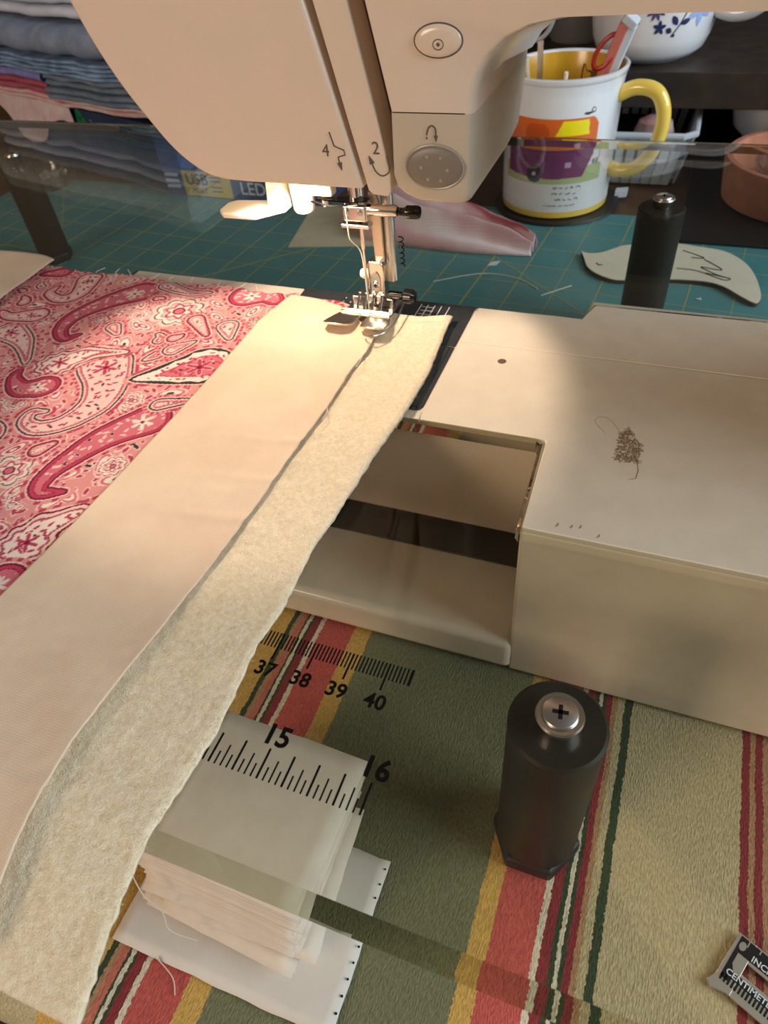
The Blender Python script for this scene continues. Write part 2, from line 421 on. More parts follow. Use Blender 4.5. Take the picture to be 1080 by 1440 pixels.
finish('screw_hole', lathe(bmesh.new(), [(0, 0.012), (0.15, 0.012), (0.17, 0.0), (0, 0.0)], (39.49, 14.64, 0.0), 20), mat('hole_dark', (96, 84, 70), 0.6), sm, smooth=0)
# brown smudge and pencil ticks on the bed
bm = bmesh.new(); rnd = random.Random(3)
def in_smudge():
    while True:
        x = rnd.uniform(44.25, 45.0); y = rnd.uniform(10.0, 11.7)
        if y < 11.75-abs(x-44.52)*1.6 and y > 10.02: return (x, y, 0.0)
for k in range(420):
    p = Vector(in_smudge()); a = rnd.uniform(0, 6.28); pts = [p]
    for q in range(4):
        a += rnd.uniform(-0.9, 0.9); p = p+Vector((math.cos(a), math.sin(a)*1.2, 0))*0.03; pts.append(p.copy())
    tube(bm, [(q.x, q.y, 0.002) for q in pts], rnd.uniform(0.006, 0.014), 4)
tube(bm, [(44.97, 10.0, 0.002), (45.03, 9.7, 0.002), (45.0, 9.3, 0.002), (44.8, 9.2, 0.002)], 0.012, 4)
tube(bm, smooth_line([(44.4, 11.2, 0.002), (43.9, 12.0, 0.002), (43.5, 12.1, 0.002), (43.4, 11.8, 0.002), (43.8, 11.3, 0.002)]), 0.005, 4)
for x, y in ((43.05, 6.62), (43.45, 6.66), (43.7, 6.72), (44.25, 6.5)):
    tube(bm, [(x, y, 0.002), (x+0.04, y+0.07, 0.002), (x+0.03, y+0.13, 0.002)], 0.018, 4)
finish('stain', bm, M['stain'], sm, smooth=0)['kind'] = 'stuff'
# needle plate
pl_ = finish('needle_plate', prism(bmesh.new(), [(29.36, 15.2), (37.46, 15.2), (37.46, 18.38), (29.36, 18.38)], -0.2, 0.02), M['plate'], sm, bevel=0.03)
finish('bobbin_cover', prism(bmesh.new(), [(29.36, 10.9), (37.2, 10.9), (37.38, 10.96), (37.46, 11.15), (37.46, 15.16), (29.36, 15.16)], -0.2, 0.015), M['plate_cover'], sm, bevel=0.03)
finish('cover_frame', prism(bmesh.new(), [(36.75, 11.1), (37.28, 11.1), (37.28, 15.1), (36.75, 15.1)], 0.015, 0.04), M['plate'], sm, bevel=0.02)
finish('cover_latch', B(36.45, 36.72, 12.0, 13.1, 0.015, 0.06), M['black_gloss'], sm, bevel=0.02)
finish('plate_hole', lathe(bmesh.new(), [(0, 0.03), (0.07, 0.03), (0.07, 0.02), (0, 0.02)], (36.7, 15.45, 0.0), 14), M['black_gloss'], sm, smooth=0)
bm = bmesh.new()
for x in (35.1, 35.4, 35.7, 36.0, 36.35): box(bm, x, x+0.035, 16.9+0.25*(x > 35.5), 18.1, 0.02, 0.028)
for y in (17.0, 17.3, 17.6, 17.9): box(bm, 35.2, 35.75, y, y+0.03, 0.02, 0.028)
for i in range(3):
    for j in range(5): lathe(bm, [(0, 0.028), (0.035, 0.028), (0.035, 0.02), (0, 0.02)], (31.6+j*0.34, 17.3+i*0.32, 0), 6)
finish('plate_marks', bm, M['mark_white'], sm, smooth=0)['kind'] = 'stuff'
for x in (33.0, 33.25, 33.75, 34.0):
    bm = bmesh.new()
    for k in range(9): prism(bm, [(15.7+k*0.17, 0.02), (15.86+k*0.17, 0.02), (15.84+k*0.17, 0.09)], x, x+0.12, 'x')
    finish('feed_dog', bm, M['steel'], sm, smooth=0)

# ---- head
YF = 12.5
left = [(25.55, 16.5), (25.75, 14.8), (26.08, 13.1), (26.39, 11.94), (26.78, 10.83), (27.35, 9.69), (28.04, 8.68), (28.70, 7.85), (29.48, 7.26), (30.23, 7.02), (31.2, 6.97)]
left_s = [(p.x, p.z) for p in smooth_line([(a, 0, c) for a, c in left], 4)]
def slotx(z, top, bot, ztop=11.75, zbot=6.95): return bot+(top-bot)*(z-zbot)/(ztop-zbot)
fc = left_s+[(35.36, 6.95), (slotx(16.5, 34.13, 35.36), 16.5)]
finish('face_cover', prism(bmesh.new(), fc, YF, YF+2.6, 'y'), M['white_plastic'], sm, bevel=0.14, segs=4)
stp = [(slotx(16.5, 34.38, 35.49), 16.5), (35.49, 6.92), (35.62, 6.80), (36.14, 6.76), (36.24, 6.9), (36.28, 7.4), (slotx(16.5, 35.30, 36.24), 16.5)]
finish('thread_channel_strip', prism(bmesh.new(), stp[::-1], YF+0.06, YF+1.6, 'y'), M['white_plastic'], sm, bevel=0.06, segs=3)
finish('thread_slot', prism(bmesh.new(), [(31, 7.15), (37, 7.15), (37, 16.4), (31, 16.4)], YF+1.1, YF+2.0, 'y'), M['slot_dark'], sm)
# right block of the head: profile swept back to the arm
pan = [(36.46, 9.15), (36.42, 7.3), (36.5, 7.02), (36.72, 6.84), (37.2, 6.66), (38.45, 6.63), (38.68, 6.72), (38.78, 6.95), (38.82, 9.15)]
up = [(36.48, 9.12), (38.84, 9.12), (38.86, 9.6), (39.0, 10.1), (39.3, 10.55), (39.75, 10.9), (40.4, 11.15), (41.2, 11.28), (44, 11.32), (66, 11.32), (66, 16.5), (35.35, 16.5), (35.92, 11.74)]
def sweep(poly, ys, name, material, taper=None, **k):
    bm = bmesh.new(); rings = []
    for y, s in ys: rings.append([bm.verts.new(taper(x, y, z, s) if taper else (x, y, z)) for x, z in poly])
    n = len(poly)
    for a, b_ in zip(rings, rings[1:]):
        for i in range(n): bm.faces.new((a[i], a[(i+1) % n], b_[(i+1) % n], b_[i]))
    bm.faces.new(rings[0]); bm.faces.new(rings[-1][::-1])
    return finish(name, bm, material, sm, **k)
def tpr(x, y, z, s):      # soften the front edge (s: inset), pull in the rear of the throat side
    cx, cz = 37.6, 9.0
    if x > 38: x = x-s*1.0
    if z < 7.5: z = z+s*0.8
    if z < 8.6 and y > 18.6: z = z+(y-18.6)*1.6*max(0, (8.6-z)/2)
    if x >= 39 and z < 11.5: z = z-(y-YF)*0.13
    return (x, y, z)
fr = [(YF-0.0, 0.22), (YF+0.06, 0.10), (YF+0.2, 0.03), (YF+0.45, 0.0), (15, 0), (17.5, 0), (18.7, 0), (19.3, 0.0), (19.65, 0.04), (19.8, 0.2)]
sweep(up, fr, 'arm', M['white_plastic'], tpr, smooth=40)
sweep(pan, fr, 'button_panel', M['grey_panel'], tpr, smooth=40)
finish('pillar', B(57.5, 66, 8.6, 20.2, 0.0, 16.4), M['white_plastic'], sm, bevel=0.6, segs=4)
finish('head_core', B(27.9, 36.6, YF+1.5, 19.5, 8.6, 16.4), M['white_plastic'], sm, bevel=0.3)
finish('head_underside', B(29.6, 36.6, YF+1.0, 19.3, 7.05, 7.6), M['white_plastic'], sm, bevel=0.1)
def oval(cx, cz, rx, rz, n=40): return [(cx+rx*math.cos(2*math.pi*k/n), cz+rz*math.sin(2*math.pi*k/n)) for k in range(n)]
def dome(bm, cx, cz, rx, rz, y, h):
    rings = []
    for s, d in ((1, 0), (0.97, h*0.5), (0.9, h*0.8), (0.6, h*0.97), (0.0001, h)):
        rings.append([bm.verts.new((px, y-d, pz)) for px, pz in oval(cx, cz, rx*s, rz*s)])
    for a, b_ in zip(rings, rings[1:]):
        for i in range(40): bm.faces.new((a[i], a[(i+1) % 40], b_[(i+1) % 40], b_[i]))
    return bm
def ring(bm, cx, cz, rx, rz, y, r):
    pts = [(px, y, pz) for px, pz in oval(cx, cz, rx, rz)]; pts.append(pts[0]); tube(bm, pts, r, 8, False); return bm
lock = finish('lock_button', dome(bmesh.new(), 37.88, 10.83, 0.64, 0.37, YF, 0.09), M['white_plastic'], sm, smooth=60)
finish('button_gap', ring(bmesh.new(), 37.88, 10.83, 0.655, 0.385, YF, 0.018), M['print_grey'], lock)
bm = ring(bmesh.new(), 37.90, 10.76, 0.14, 0.115, YF-0.086, 0.014); dome(bm, 37.90, 10.76, 0.05, 0.045, YF-0.086, 0.012)
finish('button_symbol', bm, M['print_grey'], lock)
rev = finish('reverse_button', dome(bmesh.new(), 37.70, 7.72, 0.86, 0.58, YF, 0.10), M['grey_button'], sm, smooth=60)
finish('button_rim', ring(bmesh.new(), 37.70, 7.72, 0.88, 0.60, YF-0.01, 0.045), M['button_rim'], rev)
bm = bmesh.new()
for x, z in ((37.5, 8.02), (37.9, 8.0), (37.3, 7.72), (38.1, 7.68), (37.5, 7.40), (37.9, 7.38)): dome(bm, x, z, 0.05, 0.05, YF-0.09, 0.02)
finish('button_dots', bm, M['button_rim'], rev)
def stroke(name, pts, w, y, arrow=True, dash=False, parent=sm, ah=0.13):
    bm = bmesh.new(); P = [(a, y, c) for a, c in pts]
    if dash:
        for i in range(len(P)-1):
            a, b_ = Vector(P[i]), Vector(P[i+1])
            tube(bm, [a+(b_-a)*0.1, a+(b_-a)*0.7], w, 6)
    else: tube(bm, smooth_line(P, 5) if len(P) > 3 else P, w, 6)
    if arrow:
        e = Vector(P[-1]); d = (e-Vector(P[-2])).normalized(); n = Vector((d.z, 0, -d.x))
        q = [e+d*ah*1.3, e-d*ah*0.5+n*ah*0.62, e-d*ah*0.5-n*ah*0.62]
        va = [bm.verts.new(p+Vector((0, -0.02, 0))) for p in q]; vb = [bm.verts.new(p+Vector((0, 0.02, 0))) for p in q]
        bm.faces.new(va); bm.faces.new(vb[::-1])
        for i in range(3): bm.faces.new((va[i], va[(i+1) % 3], vb[(i+1) % 3], vb[i]))
    finish(name, bm, M['print_grey'], parent, smooth=0)
bm = bmesh.new(); PZ = [(34.43, 8.57), (34.54, 8.19), (34.85, 8.08), (34.87, 7.95), (34.63, 7.88), (34.66, 7.68)]
tube(bm, [(a, YF-0.005, c) for a, c in PZ], 0.022, 6)
finish('thread_path_mark', bm, M['print_grey'], sm, smooth=0)
stroke('thread_path_arrow', [(34.64, 7.8), (34.67, 7.66)], 0.02, YF-0.005)
put_text('digit', '4', 0.5, (34.24, YF-0.008, 8.04), (1, 0, 0), (0, 0, 1), M['print_grey'], sm)
put_text('digit', '2', 0.5, (35.86, YF+0.05, 8.14), (1, 0, 0), (0, 0, 1), M['print_grey'], sm)
stroke('thread_turn_arrow', [(36.2, 7.95), (36.25, 7.55), (36.02, 7.38), (35.8, 7.5), (35.68, 7.78)], 0.02, YF+0.05)
stroke('reverse_arrow', [(37.49, 8.64), (37.55, 8.78), (37.65, 8.82), (37.74, 8.74), (37.75, 8.52)], 0.022, YF-0.005, ah=0.09)
stroke('reverse_dashes', [(37.49, 8.66), (37.48, 8.54), (37.48, 8.44)], 0.02, YF-0.005, arrow=False, dash=True)

# ---- under the head: lamp, lever, threader, needle clamp, presser bar, foot
finish('lamp_lens', B(29.9, 32.3, 14.2, 15.4, 6.86, 7.04), M['lamp_lens'], sm, bevel=0.05)
lv = bmesh.new(); prism(lv, [(27.9, 15.3), (28.2, 15.0), (29.6, 15.0), (30.5, 15.9), (30.5, 16.5), (29.8, 16.5), (28.2, 16.3), (27.9, 16.0)], 4.55, 4.78)
finish('presser_lever', lv, M['white_soft'], sm, bevel=0.08, segs=3)
finish('presser_lever_stem', prism(bmesh.new(), [(29.75, 4.7), (30.5, 4.7), (30.6, 7.2), (30.0, 7.2)], 15.8, 16.5, 'y'), M['white_soft'], sm, bevel=0.1, segs=3)
finish('needle_threader', lathe(bmesh.new(), [(0, 0), (0.36, 0.02), (0.42, 0.12), (0.46, 1.0), (0.46, 2.8), (0, 2.8)], (31.12, 16.3, 4.5), 24), M['white_soft'], sm)
finish('threader_slot', prism(bmesh.new(), [(31.05, 5.0), (31.16, 4.95), (31.2, 5.25), (31.12, 5.3)], 15.82, 15.9, 'y'), M['print_grey'], sm)
finish('threader_hook', lathe(bmesh.new(), [(0, 0), (0.1, 0.02), (0.12, 0.5), (0, 0.5)], (32.05, 16.3, 4.75), 10), M['white_soft'], sm)
finish('threader_bracket', B(31.6, 32.5, 16.0, 16.5, 5.2, 6.6), M['white_soft'], sm, bevel=0.08)
bm = bmesh.new(); prism(bm, [(31.9, 15.9), (33.4, 15.8), (33.9, 16.0), (33.9, 16.3), (33.2, 16.35), (31.9, 16.05)], 5.12, 5.17)
tube(bm, [(31.7, 15.8, 5.1), (32.6, 15.6, 5.05), (33.6, 15.8, 5.1)], 0.035, 6)
finish('thread_guide', bm, M['black_chrome'], sm)
finish('needle_bar', lathe(bmesh.new(), [(0, 0), (0.3, 0), (0.3, 2.6), (0, 2.6)], (33.36, 16.3, 4.9), 20), M['chrome'], sm)
clamp = finish('needle_clamp', B(32.85, 33.85, 15.95, 16.6, 4.35, 4.98), M['chrome'], sm, bevel=0.1, segs=3)
for x in (33.06, 33.6): finish('clamp_screw', lathe(bmesh.new(), [(0, 0.08), (0.1, 0.06), (0.13, 0.0), (0, 0)], (x, 15.95, 4.72), 12, axis=(0, -1, 0)), M['steel'], clamp)
finish('clamp_lip', B(32.78, 33.95, 15.85, 16.3, 4.15, 4.3), M['chrome'], clamp, bevel=0.05)
finish('clamp_arm', lathe(bmesh.new(), [(0, 0), (0.2, 0), (0.22, 0.1), (0.22, 1.1), (0.17, 1.2), (0, 1.2)], (33.8, 16.2, 4.78), 18, axis=(1, 0.0, 0.0)), M['chrome'], clamp)
finish('clamp_thread', lathe(bmesh.new(), [(0.12, 0), (0.15, 0.05), (0.12, 0.1), (0.15, 0.15), (0.12, 0.2), (0.15, 0.25), (0.12, 0.3)], (34.98, 16.2, 4.78), 14, axis=(1, 0, 0)), M['black_chrome'], clamp)
finish('clamp_knob', lathe(bmesh.new(), [(0, 0), (0.14, 0), (0.23, 0.12), (0.24, 0.5), (0.2, 0.62), (0, 0.66)], (35.25, 16.2, 4.78), 18, axis=(1, 0, 0.02)), M['black_chrome'], clamp)
bm = tube(bmesh.new(), [(33.43, 16.3, 4.4), (33.43, 16.3, 3.2), (33.43, 16.3, 3.1), (33.43, 16.3, 0.2), (33.43, 16.3, 0.02)], [0.08, 0.08, 0.045, 0.04, 0.01], 10)
finish('needle', bm, M['chrome'], sm)
th_ = [(33.05, 15.9, 5.15), (33.08, 15.85, 4.2), (33.1, 15.9, 3.7), (33.36, 16.15, 3.15), (33.42, 16.2, 2.2), (33.43, 16.22, 1.0), (33.44, 16.2, 0.45)]
finish('thread', tube(bmesh.new(), smooth_line(th_, 6), 0.022, 6), M['white_thread'], sm)
finish('presser_bar', lathe(bmesh.new(), [(0, 0), (0.24, 0), (0.24, 6), (0, 6)], (34.25, 17.1, 1.6), 20), M['steel'], sm)
finish('presser_rod', prism(bmesh.new(), [(33.72, 1.9), (34.08, 1.9), (34.08, 4.6), (33.9, 5.2), (33.62, 5.2), (33.62, 4.2)], 16.75, 16.95, 'y'), mat('satin_steel', (222, 202, 182), 0.3, metal=0.8), sm, bevel=0.04)
bm = bmesh.new()
hel = [(34.72+0.09*math.cos(a), 17.1+0.09*math.sin(a), 2.2+a*0.035) for a in np.linspace(0, 36, 150)]
finish('bar_spring', tube(bm, hel, 0.025, 5), M['black_chrome'], sm)
hold = finish('foot_holder', prism(bmesh.new(), [(33.42, 0.95), (34.0, 0.85), (34.12, 1.2), (34.14, 2.4), (34.02, 2.6), (33.5, 2.6), (33.42, 2.45)], 16.45, 17.0, 'y'), M['chrome'], sm, bevel=0.06, segs=3)
finish('holder_boss', prism(bmesh.new(), oval(33.78, 1.78, 0.2, 0.42, 24), 16.4, 16.47, 'y'), M['steel'], hold, bevel=0.02)
bm = lathe(bmesh.new(), [(0, 0.07), (0.1, 0.06), (0.15, 0.0), (0, 0)], (33.78, 16.4, 1.66), 16, axis=(0, -1, 0))
sc_ = finish('holder_screw', bm, M['chrome'], hold)
bm = B(33.68, 33.88, 16.31, 16.34, 1.64, 1.68); box(bm, 33.76, 33.80, 16.31, 16.34, 1.56, 1.76)
finish('screw_slot', bm, M['black_gloss'], sc_, smooth=0)
finish('thumb_screw', lathe(bmesh.new(), [(0, 0), (0.1, 0), (0.18, 0.1), (0.22, 0.25), (0.16, 0.38), (0, 0.4)], (33.42, 16.7, 1.95), 16, axis=(-1, 0, 0)), M['white_soft'], hold)
M['foot_steel'] = mat('bright_foot_steel', (232, 226, 216), 0.24, metal=1.0)
toe = [(32.2, 15.6), (32.02, 15.0), (32.05, 14.6), (32.3, 14.38), (32.8, 14.36), (33.15, 14.52), (33.28, 14.85), (33.3, 15.7), (33.58, 15.7), (33.6, 14.85), (33.72, 14.5), (34.05, 14.34), (34.5, 14.38), (34.72, 14.65), (34.72, 15.2), (34.55, 15.8), (34.5, 17.3), (32.55, 17.3), (32.45, 16.0)]
foot = finish('presser_foot', prism(bmesh.new(), toe, 0.53, 0.63), M['foot_steel'], sm, bevel=0.04)
for v in foot.data.vertices:
    yy = v.co.y/S+ORG[foot].y
    if yy < 15.3: v.co.z += (15.3-yy)**1.5*0.34*S
finish('toe_bar', tube(bmesh.new(), [(32.35, 15.85, 0.7), (34.5, 15.85, 0.7)], 0.1, 10), M['chrome'], foot)
finish('foot_bridge', B(32.6, 34.4, 16.5, 16.95, 0.63, 1.0), M['chrome'], foot, bevel=0.04)
for x in (32.95, 33.25, 33.6, 33.95): finish('foot_fin', prism(bmesh.new(), [(15.9, 0.63), (16.9, 0.63), (16.8, 1.25), (16.4, 1.25)], x, x+0.12, 'x'), M['chrome'], foot, bevel=0.02)
finish('foot_prong', prism(bmesh.new(), [(33.42, 0.8), (33.62, 0.8), (33.66, 1.25), (33.46, 1.25)], 16.25, 16.6, 'y'), M['chrome'], foot, bevel=0.03)
finish('foot_prong', prism(bmesh.new(), [(33.78, 0.8), (33.98, 0.8), (34.0, 1.25), (33.8, 1.25)], 16.25, 16.6, 'y'), M['chrome'], foot, bevel=0.03)
finish('foot_axle', tube(bmesh.new(), [(34.2, 16.7, 1.12), (34.85, 16.7, 1.12)], 0.16, 14), M['black_chrome'], foot)
finish('foot_knob', lathe(bmesh.new(), [(0, 0), (0.18, 0), (0.31, 0.1), (0.32, 0.4), (0.22, 0.54), (0, 0.56)], (34.8, 16.7, 1.12), 18, axis=(1, 0, 0)), M['black_gloss'], foot)
finish('foot_wire', tube(bmesh.new(), smooth_line([(34.75, 17.2, 0.8), (34.85, 15.6, 0.62), (34.75, 14.6, 0.66), (34.45, 14.15, 0.72), (34.1, 14.05, 0.76), (33.9, 14.3, 0.74)]), 0.035, 6), M['steel'], foot)
# the machine's own sewing light
ld = bpy.data.lights.new('sewing_light', 'SPOT'); ld.energy = 0.27; ld.color = (1.0, 0.78, 0.61); ld.spot_size = math.radians(118); ld.spot_blend = 0.16; ld.shadow_soft_size = 0.006
ld.use_nodes = True; nt = ld.node_tree            # lens that spreads the beam evenly over the bed
em = nt.nodes['Emission']; tc = nt.nodes.new('ShaderNodeTexCoord'); sx = nt.nodes.new('ShaderNodeSeparateXYZ'); nt.links.new(tc.outputs['Normal'], sx.inputs[0])
ab = nt.nodes.new('ShaderNodeMath'); ab.operation = 'ABSOLUTE'; nt.links.new(sx.outputs['Z'], ab.inputs[0])
pw = nt.nodes.new('ShaderNodeMath'); pw.operation = 'POWER'; nt.links.new(ab.outputs[0], pw.inputs[0]); pw.inputs[1].default_value = -3.2
nt.links.new(pw.outputs[0], em.inputs['Strength'])
lo = bpy.data.objects.new('sewing_light', ld); COL.objects.link(lo); lo.parent = sm
lo.location = (Vector((31.6, 14.7, 6.8))-ORG[sm])*S
lo.rotation_euler = (Vector((31.7, 13.6, 0))-Vector((31.6, 14.7, 6.8))).to_track_quat('-Z', 'Y').to_euler()

# ------------------------------------------------------------------ clear acrylic extension table
et = thing('extension_table', 'clear acrylic sewing extension table with printed ruler and black legs', 'extension table', (30, 17, Z0))
ZA = -0.52
poly = [(-10, -4.9), (58, -4.9), (58, 6.18), (42.05, 6.18), (41.93, 6.3), (41.82, 10.2), (41.7, 10.32), (19.8, 10.32), (19.8, 18.5), (41.82, 18.5), (41.95, 18.6), (42.2, 19.7), (58, 19.95), (58, 39.6), (-10, 39.6)]
bm = prism(bmesh.new(), poly, ZA, -0.01)
bm.faces.ensure_lookup_table(); bm.normal_update()
for v in bm.verts:
    if v.co.y < -4.8 and v.co.z > -0.1: v.co.y = -4.66
    elif v.co.y < -4.8: v.co.y = -5.06
eds = [e for e in bm.edges if max(q.co.y for q in e.verts) > -4 and abs(e.verts[0].co.z-e.verts[1].co.z) < 1e-6 and e.verts[0].co.z > -0.1]
bmesh.ops.bevel(bm, geom=eds, offset=0.12, segments=2, affect='EDGES', profile=0.5)
bm.normal_update()
for f in bm.faces: f.material_index = 0 if abs(f.normal.z) > 0.95 or (6 < f.calc_center_median().y < 6.4 and f.calc_center_median().x > 42) else 1
ac = finish('acrylic_sheet', bm, None, et, smooth=0, mats=[M['acrylic'], M['acrylic_edge']])
def leg(x, y, s=1.0):
    l = finish('leg', lathe(bmesh.new(), [(0, 0), (1.14*s, 0), (1.2*s, 0.1), (1.2*s, 6.73), (1.12*s, 6.80), (0, 6.80)], (x, y, Z0+0.66), 48), M['black_leg'], et, smooth=40)
    finish('foot', lathe(bmesh.new(), [(0, 0), (1.3*s, 0), (1.36*s, 0.1), (1.36*s, 0.6), (1.22*s, 0.68), (0, 0.68)], (x, y, Z0), 6), M['rubber'], l, bevel=0.08)
    sc = finish('screw', lathe(bmesh.new(), [(0, 0.10), (0.40*s, 0.10), (0.42*s, 0.085), (0.44*s, 0.02), (0.55*s, 0.03), (0.58*s, -0.04), (0.42*s, -0.5), (0.2, -0.7), (0, -0.7)], (x, y, -0.07), 36), M['steel'], l, smooth=40)
    bm = bmesh.new()
    for a in (0.12, 0.12+math.pi/2):
        d = Vector((math.cos(a), math.sin(a))); n = Vector((-d.y, d.x))
        prism(bm, [tuple(Vector((x, y))+d*sx_*0.19*s+n*sy_*0.05*s) for sx_, sy_ in ((-1,-1),(1,-1),(1,1),(-1,1))], 0.0, 0.036)
    finish('cross_slot', bm, M['black_gloss'], sc, smooth=0)
for x, y in ((44.25, 0.75), (44.0, 31.4), (-1.2, 32.7), (-1.2, 0.75)): leg(x, y)
# ruler print on the sheet
bm = bmesh.new(); ZP = 0.006
for k in range(0, 408):
    x = k*0.1; long_ = k % 10 == 0
    if x > 40.64: break
    if x < 26: continue
    box(bm, x-0.019-(0.006 if long_ else 0), x+0.019+(0.006 if long_ else 0), 0.0 if long_ else 0.32, 0.78, -0.008, ZP)
box(bm, 40.62, 40.65, 0.32, 0.78, -0.012, ZP)
finish('centimetre_marks', bm, M['black_print'], et, smooth=0)
bm = bmesh.new()
for k in range(10*16, 16*16+1):
    x = k/16*2.54; L = 0.74 if k % 4 == 0 else (0.52 if k % 2 == 0 else 0.32)
    w = 0.026 if k % 4 == 0 else 0.019
    box(bm, x-w, x+w, -2.95, -2.95+L, -0.008, ZP)
finish('inch_marks', bm, M['black_print'], et, smooth=0)
for n, x in ((36, 36.0), (37, 36.97), (38, 37.97), (39, 38.96), (40, 39.99)):
    put_text('ruler_number', str(n), 0.55, (x, -0.34, 0.002), (1, 0, 0), (0, 1, 0), M['black_print'], et, bold=0.014)
for n, x in ((14, 35.6), (15, 38.11), (16, 40.62)):
    put_text('ruler_number', str(n), 0.70, (x, -1.90, 0.002), (1, 0, 0), (0, 1, 0), M['black_print'], et, bold=0.02)

# ------------------------------------------------------------------ cloth on the bed
def drop(y):                     # height lost once past the front edge of the acrylic
    return -0.035*max(0, -4.7-y)**2 - (0.10*max(0, -4.9-y))
bR = [(17.2, 36.86), (16.84, 36.86), (16.09, 36.85), (13.18, 37.11), (9.69, 37.05), (7.62, 36.80), (4.96, 36.68), (3.67, 36.56), (1.25, 36.73), (0.10, 36.59), (-2.37, 36.77), (-4.94, 36.6), (-6.55, 36.75), (-7.46, 36.9), (-8.3, 36.95)]
def bat_fn(u, v):
    y0 = 16.65-24.85*v; yy = y0-(0.25*math.sin(u*9)*0.3 if v < 0.02 else 0)
    xr = interp(y0, bR); x = 29.25+(xr-29.25)*u
    if v < 0.03 and u > 0.8: yy = yy+0.35*(u-0.8)/0.2
    h = 0.27+0.035*noise.noise((x*0.9, y0*0.9, 1))+0.018*noise.noise((x*3.1, y0*3.1, 4))+0.014*noise.noise((x*8, y0*8, 7))
    edge = max(0, 1-(xr-x)/0.16)
    x += 0.012*noise.noise((x*4, y0*4, 9))*edge*2
    wave = 0.10*max(0, math.sin(y0*0.75+0.8))*max(0, (u-0.6)/0.4)
    return (x, yy, h+wave-edge*0.06+drop(y0)+0.02)
o = finish('batting_strip', grid(150, 360, bat_fn), M['batting'], smooth=180); solidify(o, 0.2)
rnd = random.Random(21); fb = []; ff = []
for k in range(14000):
    u_, v_ = rnd.random()**0.8, rnd.random()
    p = Vector(bat_fn(min(u_, 1.0), 0.01+0.98*v_)); a = rnd.uniform(0, 6.28); L_ = rnd.uniform(0.06, 0.2)
    d_ = Vector((math.cos(a), math.sin(a), rnd.uniform(0.05, 0.5))); sd = Vector((-d_.y, d_.x, 0))*0.004
    if u_ > 0.985: d_ = Vector((abs(d_.x), d_.y, d_.z*0.4))
    q_ = p+d_*L_*0.5+Vector((0, 0, 0.012)); e_ = p+d_*L_
    n0 = len(fb); fb += [tuple(p-sd), tuple(p+sd), tuple(q_+sd), tuple(q_-sd), tuple(e_)]
    ff += [(n0, n0+1, n0+2, n0+3), (n0+3, n0+2, n0+4)]
mf = bpy.data.meshes.new('batting_fuzz'); og = ORG[o]
mf.from_pydata([tuple((Vector(p)-og)*S) for p in fb], [], ff); mf.materials.append(M['batting'])
fz = bpy.data.objects.new('batting_fuzz', mf); COL.objects.link(fz); fz.parent = o; fz['kind'] = 'stuff'
tag(o, 'fluffy cream batting strip running from the presser foot over the table edge', 'batting')
gR = [(17.0, 34.3), (14.6, 34.4), (13.6, 34.35), (12.61, 34.28), (9.42, 34.33), (6.63, 34.20), (5.08, 34.22), (2.58, 34.13), (0.17, 33.98), (-2.13, 33.81), (-3.71, 33.76), (-4.88, 33.86), (-5.89, 34.0), (-6.93, 34.25), (-8.2, 34.5)]
gL = [(17.2, 29.37), (16.94, 29.36), (14.65, 28.95), (10.64, 29.1), (6, 29.03), (2.28, 28.95), (-0.62, 28.75), (-8, 28.6)]
def bei_fn(u, v):
    y0 = 17.0-25.0*v
    xl = interp(y0, gL); xr = interp(y0, gR); x = xl+(xr-xl)*u
    yy = y0
    yb = float(np.interp(x, [29.4, 30.8, 32.4, 33.2, 34.4], [17.0, 16.9, 16.4, 15.6, 14.7])); yy = y0-(17.0-yb)*max(0, (y0-12.0)/5.0)
    h = 0.40+0.035*noise.noise((x*0.5+3, y0*0.5, 3))+0.012*noise.noise((x*2.2, y0*2.6, 6))
    fold = 0.0
    for fy, amp in ((11.4, 0.05), (9.0, 0.03), (7.4, 0.06), (5.4, 0.04), (3.6, 0.05), (0.6, 0.03)):
        fold += amp*math.exp(-((y0-fy-0.25*(x-32)*0.5)/0.22)**2)*max(0, u-0.25)
    lift = max(0, u-0.55)**2*(0.05+0.75*max(0, min(1, (2-y0)/8)))
    return (x+0.02*noise.noise((1, y0*2.5, 8))*(u > 0.97), yy, h+fold*1.1+lift+drop(y0)*0.85+0.04)
o = finish('beige_fabric_strip', grid(90, 360, bei_fn), M['beige'], smooth=180); solidify(o, 0.035)
tag(o, 'plain beige cotton strip lying along the batting, fed under the presser foot', 'fabric')

